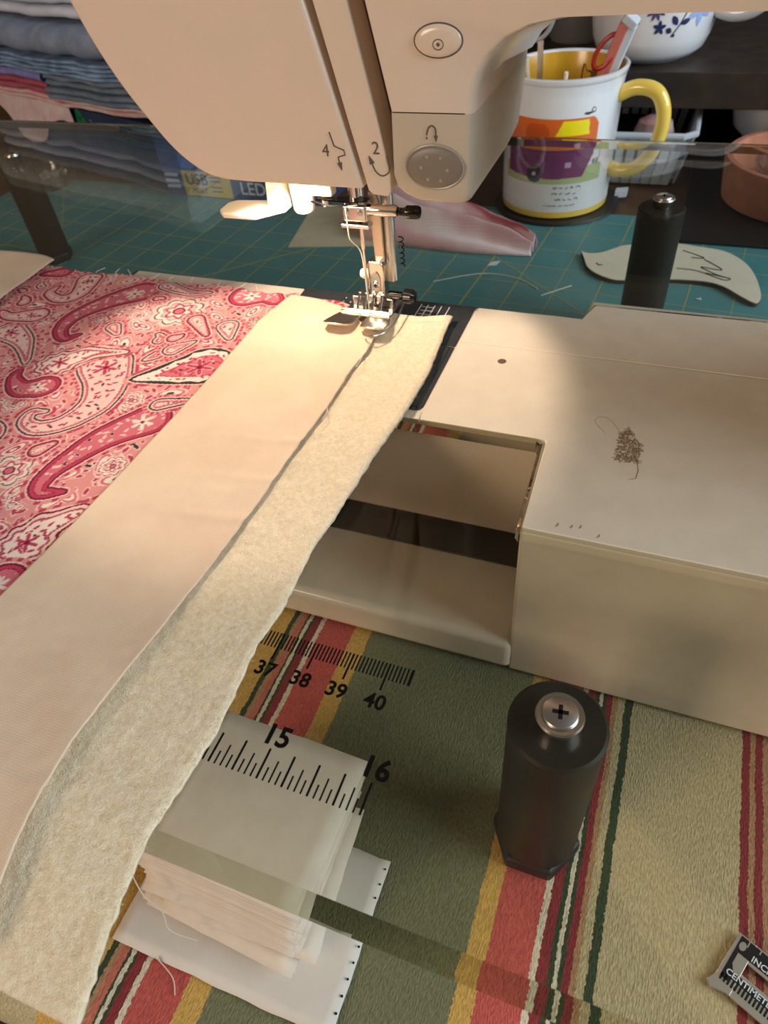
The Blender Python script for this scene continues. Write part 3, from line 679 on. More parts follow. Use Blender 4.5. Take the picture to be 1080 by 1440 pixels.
# paisley cloth: print computed per vertex
rng = np.random.default_rng(5)
motifs = [   # spine in cm on the cloth, head radius, tail radius, style
 ([(24.1,10.3),(25.0,9.2),(25.46,7.9),(25.09,6.62),(24.29,6.06),(23.53,6.21),(23.36,6.75),(23.86,6.97)], 1.1, 0.2, 'dark'),
 ([(21.98,15.95),(20.80,14.68),(20.16,13.37),(20.27,12.20),(20.97,11.58),(21.41,12.04)], 0.85, 0.2, 'red'),
 ([(28.09,7.52),(27.42,6.71),(26.90,5.75),(26.40,4.07),(26.66,3.24),(27.50,3.48)], 0.85, 0.2, 'red'),
 ([(22.0,9.8),(22.5,10.4),(23.07,10.93),(24.43,11.30)], 0.8, 0.1, 'leaf'),
 ([(22.5,8.3),(21.7,8.0),(20.9,8.5),(20.75,9.1)], 0.7, 0.16, 'red'),
 ([(18.50,16.54),(18.92,15.18),(18.37,14.51),(17.39,14.87),(17.36,15.58)], 0.6, 0.18, 'pink'),
 ([(28.3,11.2),(27.3,10.5),(25.9,9.6)], 1.2, 0.05, 'cream'),
 ([(27.9,1.1),(28.04,1.96),(28.9,3.0)], 0.85, 0.2, 'leaf'),
 ([(28.3,-0.3),(28.0,-0.9),(27.4,-1.6)], 0.7, 0.2, 'red'),
 ([(27.3,16.7),(28.2,16.9),(28.9,16.4)], 0.85, 0.3, 'red'),
 ([(17.93,11.50),(19.1,11.0),(20.2,10.0),(20.6,9.5)], 0.7, 0.15, 'dark'),
 ([(26.2,11.8),(25.55,10.96)], 0.36, 0.08, 'dark'), ([(26.3,11.9),(26.95,12.7)], 0.34, 0.06, 'dark'),
 ([(27.97,8.45),(29.1,9.0)], 0.3, 0.1, 'dark'), ([(25.14,5.0),(25.5,5.5)], 0.3, 0.1, 'pink'),
 ([(18.2,13.0),(17.0,12.6),(16.2,12.9)], 0.55, 0.12, 'pink'), ([(16.6,16.9),(15.6,16.5)], 0.45, 0.2, 'red'),
 ([(22.6,12.9),(23.2,12.4)], 0.3, 0.1, 'dark'), ([(27.7,14.1),(28.3,13.2)], 0.45, 0.1, 'dark'),
 ([(26.0,14.3),(27.2,13.2)], 0.35, 0.12, 'pink'), ([(22.9,16.8),(24.3,16.4),(25.4,16.6)], 0.4, 0.1, 'dark'),
 ([(24.2,1.8),(25.2,1.0),(25.4,-0.2),(24.6,-0.6)], 0.7, 0.15, 'red'), ([(22.4,5.2),(21.4,4.2),(21.6,3.2)], 0.75, 0.14, 'dark'),
 ([(19.2,6.2),(18.2,5.0),(18.8,3.8),(19.6,4.2)], 0.8, 0.14, 'red'), ([(16.4,8.4),(16.9,7.2),(16.2,6.2)], 0.8, 0.15, 'leaf'),
 ([(20.6,0.8),(19.6,-0.2),(20.0,-1.4)], 0.8, 0.14, 'pink'), ([(17.0,1.8),(16.6,0.4),(17.2,-0.6)], 0.8, 0.14, 'red'),
 ([(23.0,-2.8),(22.0,-3.8)], 0.8, 0.2, 'cream'), ([(26.6,-3.4),(25.6,-3.0)], 0.8, 0.2, 'dark'),
]
rosettes = [(24.83, 14.76, 1.15), (24.84, 3.83, 0.85), (26.73, 8.42, 0.5), (26.23, 2.75, 0.45), (19.2, 12.9, 0.5), (22.2, 7.1, 0.5), (19.3, 16.6, 0.5), (22.0, 2.0, 0.8), (17.4, 9.9, 0.6), (28.4, 5.0, 0.5), (23.2, 14.0, 0.45), (16.9, 3.9, 0.7)]
_r = random.Random(14); _taken = [(x, y, max(r0, 0.5)) for sp_, r0, r1, st in motifs for x, y in sp_]+[(x, y, r*1.1) for x, y, r in rosettes]
for _k in range(900):
    if len(motifs) > 150: break
    x, y = _r.uniform(12.6, 29.3), _r.uniform(-6, 17); rr = _r.uniform(0.16, 0.36); a = _r.uniform(0, 6.28); L_ = rr*_r.uniform(1.6, 2.6); bend = _r.choice((-1, 1))*_r.uniform(0.4, 1.1)
    q1 = (x+math.cos(a)*L_*0.55, y+math.sin(a)*L_*0.55); q2 = (q1[0]+math.cos(a+bend)*L_*0.55, q1[1]+math.sin(a+bend)*L_*0.55)
    if all(math.hypot(px-tx, py-ty) > rr+tr_+0.12 for px, py in ((x, y), q1, q2) for tx, ty, tr_ in _taken):
        motifs.append(([(x, y), q1, q2], rr, 0.07, _r.choice(('pink', 'dark', 'leaf', 'pink', 'dark')))); _taken += [(x, y, rr), (q1[0], q1[1], rr*0.7), (q2[0], q2[1], rr*0.4)]
C_ = {k: np.array(lin(v)[:3]) for k, v in dict(bg=(222,150,146), light=(238,200,190), cream=(240,222,208), pink=(210,112,124), rose=(186,66,92), wine=(122,28,52), dark=(58,52,52), red=(192,60,88)).items()}
NX, NY = 440, 600
PX0, PX1, PY0, PY1 = 12.2, 29.6, -6.4, 17.25
X, Y = np.meshgrid(np.linspace(PX0, PX1, NX+1), np.linspace(PY0, PY1, NY+1))
colr = np.zeros(X.shape+(3,)); colr[:] = C_['bg']
def vor(X, Y, cell, seed):
    r = np.random.default_rng(seed); ix = np.floor(X/cell).astype(int); iy = np.floor(Y/cell).astype(int)
    off = r.random((64, 64, 3)); best = np.full(X.shape, 9.0); bid = np.zeros(X.shape)
    for dx in (-1, 0, 1):
        for dy in (-1, 0, 1):
            o_ = off[(ix+dx) % 64, (iy+dy) % 64]
            a = o_[..., 2]*6.28; ddx = X-(ix+dx+o_[..., 0])*cell; ddy = Y-(iy+dy+o_[..., 1])*cell
            d = np.hypot((ddx*np.cos(a)+ddy*np.sin(a))*0.6, (-ddx*np.sin(a)+ddy*np.cos(a))*1.3)
            m_ = d < best; best = np.where(m_, d, best); bid = np.where(m_, o_[..., 2], bid)
    return best, bid
def paint(mask, c): colr[mask] = C_[c]
d, i_ = vor(X, Y, 1.25, 1)
paint((d < 0.40), 'light'); paint((d < 0.34), 'pink'); paint((d < 0.26), 'cream'); paint((d < 0.17) & (i_ > 0.4), 'rose'); paint((d < 0.09) & (i_ > 0.4), 'cream'); paint((d < 0.1) & (i_ <= 0.4), 'dark')
d2, i2 = vor(X+7, Y+3, 0.46, 2)
free = d > 0.42
paint(free & (d2 < 0.10), 'rose'); paint(free & (d2 < 0.10) & (i2 > 0.92), 'dark'); paint(free & (d2 > 0.10) & (d2 < 0.14), 'light')
for cx, cy, R in rosettes:
    r = np.hypot(X-cx, Y-cy)/R; a = np.arctan2(Y-cy, X-cx)
    pet = 0.80+0.20*np.abs(np.cos(a*4))
    ins = r < 1.25
    paint(ins & (r < pet*1.18), 'light'); paint(ins & (r < pet), 'dark' if R > 0.7 else 'wine'); paint(ins & (r < pet*0.93), 'cream')
    paint(ins & (r < pet*0.72), 'pink'); paint(ins & (r < pet*0.66), 'light'); paint(ins & (r < 0.52+0.1*np.cos(a*6)) , 'rose'); paint(ins & (r < 0.40+0.1*np.cos(a*6)), 'cream')
    paint(ins & (r < 0.26), 'wine'); paint(ins & (r < 0.18), 'pink')
def spine_field(sp, r0, r1):
    q = np.array([(p.x, p.y) for p in smooth_line([(a, b_, 0) for a, b_ in sp], 8)])
    s = np.concatenate([[0], np.cumsum(np.hypot(*np.diff(q, axis=0).T))]); s /= s[-1]
    lo_ = q.min(0)-r0-0.7; hi_ = q.max(0)+r0+0.7
    sel = (X > lo_[0]) & (X < hi_[0]) & (Y > lo_[1]) & (Y < hi_[1])
    tp = 1.25 if len(sp) > 3 else 0.9
    xs, ys = X[sel], Y[sel]; best = np.full(xs.shape, 9.0); bs = np.zeros(xs.shape); ba = np.zeros(xs.shape)
    for k in range(len(q)):
        rr = r0*(1-s[k])**tp+r1*(1-(1-s[k])**tp)*(1.0 if s[k] < 0.9 else 1-(s[k]-0.9)*6)
        dd = np.hypot(xs-q[k, 0], ys-q[k, 1])-rr
        m_ = dd < best; best = np.where(m_, dd, best); bs = np.where(m_, s[k], bs)
    return sel, best, bs, xs, ys, q
for sp, r0, r1, st in motifs:
    sel, d, s, xs, ys, q = spine_field(sp, r0, r1)
    c = colr[sel]
    def pt(mask, k): c[mask] = C_[k]
    ang_ = np.arctan2(ys-q[0, 1], xs-q[0, 0])
    along = s*14+ang_*3.2
    fringe = (d > 0.16) & (d < 0.30) & (np.sin(along*5) > 0.1)
    pt(d < 0.32, 'bg'); pt(fringe, 'rose'); pt(d < 0.14, 'light')
    sc_l = 0.0
    if st == 'leaf': d = d+0.06*np.sin(ang_*9)
    pt(d < 0.085, 'dark' if st in ('dark', 'cream') else 'wine')
    if st == 'dark':
        pt(d < 0.0, 'light'); pt(d < -0.07, 'pink'); pt(d < -0.15, 'wine'); pt(d < -0.17, 'light')
    elif st == 'red':
        pt(d < 0.0, 'rose'); pt(d < -0.08, 'red'); pt(d < -0.13, 'wine'); pt(d < -0.16, 'pink')
    elif st == 'pink':
        pt(d < 0.0, 'pink'); pt(d < -0.07, 'light'); pt(d < -0.13, 'rose'); pt(d < -0.16, 'light')
    elif st == 'leaf':
        pt(d < 0.0, 'light'); pt(d < -0.14, 'wine'); pt(d < -0.18, 'pink'); pt(d < -0.24, 'cream')
    elif st == 'cream':
        dd = d+0.10*np.abs(np.sin(ang_*5)); pt(dd < -0.02, 'cream'); pt(d < -0.42, 'rose'); pt(d < -0.48, 'pink')
    inner = d < -0.22
    v1, vi = vor(xs, ys, 0.34, 9)
    pt(inner & (v1 < 0.075), 'rose' if st != 'red' else 'light'); pt(inner & (v1 < 0.06) & (vi > 0.8), 'dark')
    if r0 > 0.5:
        fx, fy = q[2]; r = np.hypot(xs-fx, ys-fy)/(r0*0.5); a = np.arctan2(ys-fy, xs-fx); pet = 0.62+0.38*np.cos(a*6)
        pt((r < pet+0.12) & (r < 1.1), 'light'); pt((r < pet) & (r < 1), 'rose' if st != 'red' else 'cream'); pt(r < 0.2, 'wine')
    colr[sel] = c
rngc = np.random.default_rng(1)
me = bpy.data.meshes.new('paisley_fabric')
hz = np.array([[0.30+0.05*noise.noise((x*0.4, y*0.4, 11))+0.02*noise.noise((x*1.4, y*1.6, 12)) for x in X[0]] for y in Y[:, 0]])
Yw = Y.copy(); edge = np.clip((Y-(PY1-0.5))/0.5, 0, 1)
Yw += edge*0.12*np.sin(X*1.3)+edge*0.05*np.sin(X*7.1)
Zw = hz+np.array([drop(y) for y in Y[:, 0]])[:, None]
verts = np.stack([X-20, Yw-6, Zw], -1).reshape(-1, 3)*S
idx = np.arange((NX+1)*(NY+1)).reshape(NY+1, NX+1)
faces = np.stack([idx[:-1, :-1], idx[:-1, 1:], idx[1:, 1:], idx[1:, :-1]], -1).reshape(-1, 4)
me.from_pydata(verts.tolist(), [], faces.tolist())
at = me.attributes.new('print', 'FLOAT_COLOR', 'POINT')
at.data.foreach_set('color', np.concatenate([colr.reshape(-1, 3), np.ones(((NX+1)*(NY+1), 1))], 1).astype(np.float32).ravel())
me.polygons.foreach_set('use_smooth', np.ones(len(me.polygons), bool))
M['paisley'] = mat_attr('paisley_cotton', 0.85, 26, 0.2, bump=0.3); me.materials.append(M['paisley'])
o = bpy.data.objects.new('paisley_fabric', me); COL.objects.link(o); o.location = Vector((20, 6, 0))*S; ORG[o] = Vector((20, 6, 0))
solidify(o, 0.03)
tag(o, 'pink and red paisley print cotton lying left of the beige strip', 'fabric')
o = finish('paisley_underlap', grid(30, 10, lambda u, v: (30.6+2.4*u, 16.55+0.55*v-0.9*max(0, u-0.35)**1.5, 0.30+0.03*math.sin(u*5))), M['paisley'], smooth=180)
ml = o.data.attributes.new('print', 'FLOAT_COLOR', 'POINT')
for k, v in enumerate(o.data.vertices):
    n_ = noise.noise((v.co.x*260, v.co.y*260, 3)); ml.data[k].color = lin((206, 62, 82) if n_ > 0.12 else ((238, 200, 186) if n_ > -0.15 else (180, 60, 80)))
solidify(o, 0.03); tag(o, 'small paisley edge peeking out behind the beige strip by the foot', 'fabric')
# pale corner piece folded over the paisley
def pale_fn(u, v):
    y0 = 17.75-12*v; xr = 15.5+0.35*v
    x = 6+(xr-6)*u
    y1 = y0+0.25*math.sin(u*2)-(max(0, u-0.85)/0.15)**2*0.35*(1-v)
    return (x, y1, 0.42+0.06*noise.noise((x*0.5, y0*0.5, 21))+0.16*max(0, u-0.9)/0.1*0+0.12)
o = finish('pale_fabric', grid(60, 70, pale_fn), M['beige'], smooth=180); solidify(o, 0.04)
tag(o, 'pale cream fabric corner overlapping the far edge of the paisley cloth', 'fabric')
# loose threads
rnd = random.Random(11)
def loose(pts, r, label, group=None):
    o = finish('loose_thread', tube(bmesh.new(), smooth_line(pts, 5), r, 5), M['white_thread'], smooth=60)
    return tag(o, label, 'thread', group)
for k in range(9):
    x = 18.5+k*1.15+rnd.uniform(-0.3, 0.3)
    loose([(x, 17.1, 0.36), (x+rnd.uniform(-0.2, 0.2), 17.25, 0.38), (x+rnd.uniform(-0.5, 0.4), 17.4+rnd.uniform(0, 0.15), 0.4+rnd.uniform(0, 0.1))], 0.014, 'frayed white thread end on the far edge of the paisley cloth', 'frayed edge threads')
loose([(34.3, 13.2, 0.62), (34.5, 12.6, 0.60), (34.45, 12.2, 0.55)], 0.014, 'short thread end sticking out of the beige strip edge onto batting', 'edge threads on batting')
loose([(34.3, 9.8, 0.62), (34.55, 9.3, 0.58), (34.5, 8.9, 0.55)], 0.014, 'short thread end sticking out of the beige strip edge onto batting', 'edge threads on batting')
loose([(30.0, 35.0, Z0+0.03), (33.0, 36.8, Z0+0.03), (35.5, 36.6, Z0+0.03), (37.2, 35.4, Z0+0.03)], 0.03, 'long pale thread curving across the teal cutting mat')
loose([(37.6, 34.6, Z0+0.03), (38.6, 35.6, Z0+0.03), (39.3, 36.3, Z0+0.03)], 0.03, 'short thread snippet on the mat near the back leg')

# ------------------------------------------------------------------ stack of white cotton squares and the sheet below
def cloth_sheet(name, c, a, w, l, z, t, material, seed, droop=0.0, nx=14, ny=14):
    ca_, sa_ = math.cos(a), math.sin(a)
    def f(u, v):
        px = (u-0.5)*w; py = (v-0.5)*l
        px += 0.02*noise.noise((v*9, seed, 1))*(abs(u-0.5) > 0.49)*2; py += 0.02*noise.noise((u*9, seed, 2))*(abs(v-0.5) > 0.49)*2
        z_ = z+0.03*noise.noise((px*0.7+seed, py*0.7, 5))-droop*max(0, 0.35-v)**2*4
        return (c[0]+ca_*px-sa_*py, c[1]+sa_*px+ca_*py, z_)
    o = finish(name, grid(nx, ny, f), material, smooth=180, origin=(c[0], c[1], z)); solidify(o, t); return o
o = cloth_sheet('cotton_sheet', (36.6, -3.85), 0.0, 7.2, 4.75, Z0+0.12, 0.04, M['sheet_cloth'], 3, nx=20, ny=14)
tag(o, 'large white rectangle of cloth with tiny black edge dots under the squares', 'cloth')
bm = bmesh.new()
for k in range(7):
    y = -6.05+k*0.42
    if not -3.9 < y < -3.0: lathe(bm, [(0, 0.02), (0.035, 0.02), (0.035, 0), (0, 0)], (40.12, y, Z0+0.14), 6)
for y in (-1.75, -2.2, -2.6): lathe(bm, [(0, 0.02), (0.03, 0.02), (0.03, 0), (0, 0)], (40.12, y, Z0+0.14), 6)
finish('edge_dots', bm, M['black_print'], o, smooth=0, origin=ORG[o])
NS = 22; rnd = random.Random(4)
for k in range(NS):
    f = k/(NS-1); z = Z0+0.24+f*4.1
    cx = 35.95+0.95*f+rnd.uniform(-0.22, 0.22)*(1-0.6*f); cy = -2.75+0.25*f+rnd.uniform(-0.2, 0.2)*(1-0.6*f)
    if k in (3, 4, 5): cx += 0.4; cy -= 0.3
    o = cloth_sheet('cotton_square', (cx, cy), rnd.uniform(-0.1, 0.1)*(1-0.7*f), 4.95, 4.3, z, 0.05, M['square_cloth'], k*3.7, droop=0.35*(1-f), nx=10, ny=10)
    lab = 'white cotton square in the leaning stack under the acrylic'
    if k == NS-1: lab = 'topmost white cotton square of the stack, under the printed inch marks'
    if k == 0: lab = 'lowest white cotton square of the stack, resting on the large sheet'
    tag(o, lab, 'cloth', 'stack of white cotton squares')
loose([(34.2, -4.9, -4.2), (34.6, -5.25, -5.0), (35.0, -5.35, -5.8), (35.2, -5.6, -6.4), (35.9, -5.5, -6.9)], 0.016, 'long white thread hanging down the front of the square stack')
loose([(34.6, -6.2, Z0+0.16), (35.3, -6.45, Z0+0.1), (35.6, -6.8, Z0+0.08)], 0.016, 'white thread tail lying on the red stripe of the towel')

# ------------------------------------------------------------------ seam gauge
sg = thing('seam_gauge', 'small metal seam gauge with black scale lying on the towel', 'seam gauge', (51.0, -0.9, Z0))
gd = Vector((0.98, -0.2)); gd.normalize(); gn = Vector((-gd.y, gd.x)); g0 = Vector((49.5, -1.5))
gn = Vector((0.42, 0.907)).normalized(); gd = Vector((gn.y, -gn.x)) * 1.0
def gq(a, b_): p = g0+gd*a+gn*b_; return (p.x, p.y)
def gpoly(bm, pts, z0, z1): return prism(bm, [gq(*p) for p in pts], z0, z1)
GT = Z0+0.17
bm = bmesh.new()
# body with a long slot: build as a ring of quads
out_ = [(0.0, 1.65), (-0.02, 0.25), (-0.12, 0.0), (0.02, -0.1), (0.4, 0.03), (6, 0.03), (6, 1.65)]
def frame_poly(bm, quads):
    for q_ in quads: gpoly(bm, q_, Z0+0.08, GT)
frame_poly(bm, [[(-0.02, 0.28), (0.5, 0.28), (0.5, 1.65), (0.0, 1.65)], [(0.5, 1.06), (6, 1.06), (6, 1.65), (0.5, 1.65)], [(0.5, 0.03), (6, 0.03), (6, 0.72), (0.5, 0.72)], [(-0.12, 0.0), (0.02, -0.12), (0.4, 0.03), (0.5, 0.03), (0.5, 0.28), (-0.02, 0.28)]])
finish('gauge_body', bm, M['gauge_metal'], sg, bevel=0.02)
bm = bmesh.new()
gpoly(bm, [(0.09, 1.14), (6, 1.14), (6, 1.60), (0.09, 1.60)], GT, GT+0.006)
gpoly(bm, [(0.09, 0.3), (0.2, 0.3), (0.2, 1.14), (0.09, 1.14)], GT, GT+0.006)
gpoly(bm, [(0.2, 0.3), (0.3, 0.3), (0.3, 0.62), (0.2, 0.8)], GT, GT+0.006)
gpoly(bm, [(0.3, 0.42), (6, 0.42), (6, 0.62), (0.3, 0.62)], GT, GT+0.006)
for k in range(40): gpoly(bm, [(0.10+k*0.1, 0.22), (0.155+k*0.1, 0.22), (0.155+k*0.1, 0.43), (0.10+k*0.1, 0.43)], GT, GT+0.006)
finish('scale_field', bm, M['gauge_black'], sg, smooth=0)
bm = bmesh.new()
for k in range(14): gpoly(bm, [(0.3+k*0.318, 1.42+0.06*(k % 2)), (0.335+k*0.318, 1.42+0.06*(k % 2)), (0.335+k*0.318, 1.60), (0.3+k*0.318, 1.60)], GT+0.006, GT+0.011)
gpoly(bm, [gp_ for gp_ in [(0.22+0.09*math.cos(a), 1.36+0.13*math.sin(a)) for a in np.linspace(0, 6.0, 12)]], GT+0.006, GT+0.011)
finish('scale_lines', bm, M['gauge_metal'], sg, smooth=0)
p = gq(0.52, 1.25); put_text('lettering', 'INCHES', 0.24, (p[0], p[1], GT+0.012), (gd.x, gd.y, 0), (gn.x, gn.y, 0), M['label_white'], sg, align='LEFT', bold=0.004)
p = gq(0.16, 0.53); put_text('lettering', 'CENTIMETERS', 0.23, (p[0], p[1], GT+0.012), (gd.x, gd.y, 0), (gn.x, gn.y, 0), M['label_white'], sg, align='LEFT', bold=0.004)

# ------------------------------------------------------------------ things on the mat
# wooden bird
bird = [(39.16,40.90),(39.61,40.64),(40.47,40.83),(41.30,41.67),(41.90,42.26),(42.67,42.56),(43.82,43.09),(45.66,43.16),(46.71,42.97),(48.50,42.53),(49.76,41.14),(50.42,39.31),(50.73,37.26),(50.71,36.25),(50.38,35.81),(49.59,36.51),(48.53,37.59),(47.34,38.01),(45.53,37.92),(44.34,37.60),(42.76,37.23),(41.76,37.17),(40.64,37.79),(39.92,38.67),(39.54,39.80)]
bp_ = thing('wooden_bird', 'pale flat wooden bird cutout with engraved wing on the mat', 'ornament', (45, 40, Z0))
sb = [(p.x, p.y) for p in smooth_line([(a, b_, 0) for a, b_ in bird+bird[:1]], 4)][:-1]
finish('bird_body', prism(bmesh.new(), sb, Z0+0.27, Z0+0.32), M['bird_wood'], bp_, smooth=30)
finish('bird_edge', prism(bmesh.new(), sb, Z0+0.02, Z0+0.27), M['char'], bp_, smooth=30)
bm = bmesh.new()
for L in ([(45.86,42.14),(46.78,41.61),(47.27,41.19),(46.43,41.18)], [(47.28,41.02),(47.83,40.48),(48.41,39.69),(47.12,39.92)], [(47.13,39.83),(48.13,38.99),(48.97,38.61),(47.40,39.12)], [(45.61,39.42),(46.91,39.31),(48.51,38.38),(48.97,38.53)], [(40.46,39.22),(40.67,38.96),(40.88,39.06)]):
    finish('engraved_line', tube(bmesh.new(), smooth_line([(a, b_, Z0+0.315) for a, b_ in L], 4), 0.05, 5), M['burn'], bp_, smooth=0)
# crumpled pink cloth
def pink_fn(u, v):
    # u along the scrap, v across
    x = 22.6+13.2*u; cy = 43.8-1.9*u-1.2*u*u; wd_ = 3.4*(1-0.80*u**2.4)
    y = cy+(v-0.5)*2*wd_
    arch = max(0.0, 1-(2*v-1)**2)
    h = arch**0.6*(2.0*(1-u)**0.7+0.75)
    h += arch*0.6*math.sin(v*19+u*5+1.5*math.sin(u*6))+0.18*noise.noise((x*0.7, y*0.7, 31))*arch
    return (x+0.25*noise.noise((v*5, 1, 2))*(u > 0.9), y, Z0+0.04+max(0, h))
o = finish('pink_cloth_scrap', grid(90, 70, pink_fn), None, smooth=180, mats=[mat_attr('pink_scrap_cloth', 0.9, 18, 0.2)])
ml = o.data.attributes.new('print', 'FLOAT_COLOR', 'POINT')
for k, v in enumerate(o.data.vertices):
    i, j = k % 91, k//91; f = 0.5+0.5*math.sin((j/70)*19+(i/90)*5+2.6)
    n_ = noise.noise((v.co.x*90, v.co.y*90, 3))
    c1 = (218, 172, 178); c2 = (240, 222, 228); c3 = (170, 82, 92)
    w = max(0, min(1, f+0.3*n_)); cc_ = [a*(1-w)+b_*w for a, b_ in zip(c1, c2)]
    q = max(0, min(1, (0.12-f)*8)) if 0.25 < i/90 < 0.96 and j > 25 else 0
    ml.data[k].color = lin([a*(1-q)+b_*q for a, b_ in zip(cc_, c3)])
solidify(o, 0.05); tag(o, 'crumpled pink and white cloth scrap on the teal mat beside the mug', 'cloth')
o = finish('paper_scrap', prism(bmesh.new(), [(17.14, 38.09), (23.45, 39.4), (26.4, 40.2), (24.6, 46.2), (15.72, 45.9)], Z0+0.01, Z0+0.05), M['paper'], smooth=0)
tag(o, 'cream paper sheet lying on the mat behind the needle', 'paper')
for pts, lab in (([(33.1,38.0),(33.7,38.2),(33.8,38.9),(33.2,38.55)], 'tiny white paper snippet on the mat by the pink cloth'), ([(40.1,51.2),(41.0,51.6),(41.0,52.4),(40.1,52.1)], 'small white folded paper bit behind the mug base'), ([(47.0,36.1),(47.4,36.0),(47.4,36.3)], 'tiny white fluff on the mat in front of the bird')):
    o = finish('paper_snippet', prism(bmesh.new(), pts, Z0+0.01, Z0+(0.5 if pts[0][1] > 50 else 0.06)), M['label_white'], smooth=0, bevel=0.02)
    tag(o, lab, 'paper scrap')

# ------------------------------------------------------------------ mug
MC = Vector((35.5, 50.0, Z0+0.2))
tr = finish('round_tray', lathe(bmesh.new(), [(0, 0), (4.7, 0), (4.9, 0.08), (4.8, 0.2), (0, 0.2)], (35.7, 50.0, Z0), 48), M['black_board'], smooth=40)
tag(tr, 'black round coaster under the van mug', 'coaster')
mg = thing('mug', 'white ceramic mug with yellow handle and painted van', 'mug', tuple(MC))
def mug_r(z):   # z above the foot
    return 4.1+0.10*(z/9.2)+0.16*max(0, (z-8.2))**1.6
HM = 9.3
NA, NZ = 420, 190
th0 = -math.pi/2
bm = bmesh.new(); rings = []
zs = np.linspace(0.55, HM, NZ)
me = bpy.data.meshes.new('mug_body')
AA, ZZ = np.meshgrid(np.linspace(-math.pi, math.pi, NA, endpoint=False), zs)
RR = np.vectorize(mug_r)(ZZ)
vx = np.stack([MC.x+RR*np.cos(AA), MC.y+RR*np.sin(AA), MC.z+ZZ], -1).reshape(-1, 3)
U = (AA+math.radians(72))*4.15      # arc length, 0 on the side turned to the camera
U = (U+math.pi*4.15) % (2*math.pi*4.15)-math.pi*4.15
mc = np.zeros(U.shape+(3,)); mc[:] = np.array(lin((222, 226, 230))[:3])
def mp_(mask, c): mc[mask] = np.array(lin(c)[:3])
uu, zz = U, ZZ
gnd = (uu > -5.2) & (uu < 2.9) & (zz > 2.6) & (zz < 3.75); mp_(gnd, (176, 192, 140))
hull = (uu > -4.9) & (uu < 2.0-0.5*np.maximum(0, 4.5-zz)) & (zz > 3.0+0.12*((uu+1)/2)**2*0.3) & (zz < 4.95); mp_(hull, (122, 62, 110))
top_ = (uu > -4.9) & (uu < 2.15) & (zz >= 4.95) & (zz < 7.0-0.9*np.maximum(0, uu-1.6)**2*2); mp_(top_, (214, 104, 34))
band = top_ & (zz < 5.5); mp_(band, (226, 130, 60))
win = (zz > 5.9) & (zz < 6.85) & (uu > -0.95+0.5*(zz-5.9)) & (uu < 1.45-0.1*(zz-5.9)); mp_(win, (240, 224, 30))
win2 = (zz > 5.7) & (zz < 6.7) & (np.hypot((uu+2.3)/0.9, (zz-6.1)/0.7) < 1); mp_(win2, (196, 84, 26))
wh = np.hypot(uu+2.35, zz-3.3); mp_(wh < 0.62, (48, 48, 50)); mp_(wh < 0.15, (190, 190, 186))
lamp_ = (np.abs(uu-0.1) < 0.22) & (np.abs(zz-3.95) < 0.18); mp_(lamp_, (200, 170, 200))
ins_ = (uu > 1.95) & (uu < 2.6) & (zz > 3.75) & (zz < 4.15); mp_(ins_ & (np.sin(uu*40) > -0.2), (70, 70, 76))
house = (uu > 2.05) & (uu < 2.62) & (np.abs(zz-4.75) < 0.03); mp_(house, (90, 90, 96)); mp_((np.abs(uu-2.6) < 0.03) & (zz > 4.1) & (zz < 4.75), (90, 90, 96))
b1 = np.hypot((uu-1.2)/0.32, (zz-7.25)/0.09) < 1; b2 = np.hypot((uu-1.6)/0.18, (zz-7.42)/0.18); mp_(b1, (52, 60, 70)); mp_((b2 < 1) & (b2 > 0.6), (52, 60, 70))
idx = np.arange(NA*NZ).reshape(NZ, NA); ir = np.roll(idx, -1, 1)
faces = np.stack([idx[:-1], ir[:-1], ir[1:], idx[1:]], -1).reshape(-1, 4)
me.from_pydata(((vx-np.array(MC))*S).tolist(), [], faces.tolist())
at = me.attributes.new('print', 'FLOAT_COLOR', 'POINT')
at.data.foreach_set('color', np.concatenate([mc.reshape(-1, 3), np.ones((NA*NZ, 1))], 1).astype(np.float32).ravel())
me.polygons.foreach_set('use_smooth', np.ones(len(me.polygons), bool))
me.materials.append(mat_attr('painted_ceramic', 0.14, None, 0.5, 0.3))
o = bpy.data.objects.new('mug_body', me); COL.objects.link(o); o.parent = mg
finish('mug_base', lathe(bmesh.new(), [(0, 0), (3.9, 0), (4.08, 0.12), (4.12, 0.56), (0, 0.56)], tuple(MC), 64), M['mug_yellow'], mg, smooth=40)
rr_ = mug_r(HM)
finish('mug_rim', lathe(bmesh.new(), [(rr_, HM-0.05), (rr_+0.02, HM+0.06), (rr_-0.15, HM+0.14), (rr_-0.32, HM+0.05), (rr_-0.42, HM-0.5), (rr_-0.40, HM-0.5), (rr_-0.05, HM-0.3)], tuple(MC), 64, closed=True), M['mug_white'], mg, smooth=60)
finish('mug_inside', lathe(bmesh.new(), [(rr_-0.34, HM-0.02), (3.75, HM-1.2), (3.6, 1.2), (3.2, 0.7), (0, 0.6)], tuple(MC), 64), M['mug_inside'], mg, smooth=60)
hd = Vector((0.985, -0.17, 0))
hp = [(3.9, 7.6), (5.2, 8.2), (6.6, 8.0), (7.3, 6.9), (7.35, 5.4), (6.9, 4.0), (6.0, 3.0), (4.9, 2.7), (3.9, 2.9)]
hpts = smooth_line([MC+hd*a+Vector((0, 0, h)) for a, h in hp], 6)
finish('mug_handle', tube(bmesh.new(), hpts, 0.5, 16), M['mug_yellow'], mg, smooth=60)
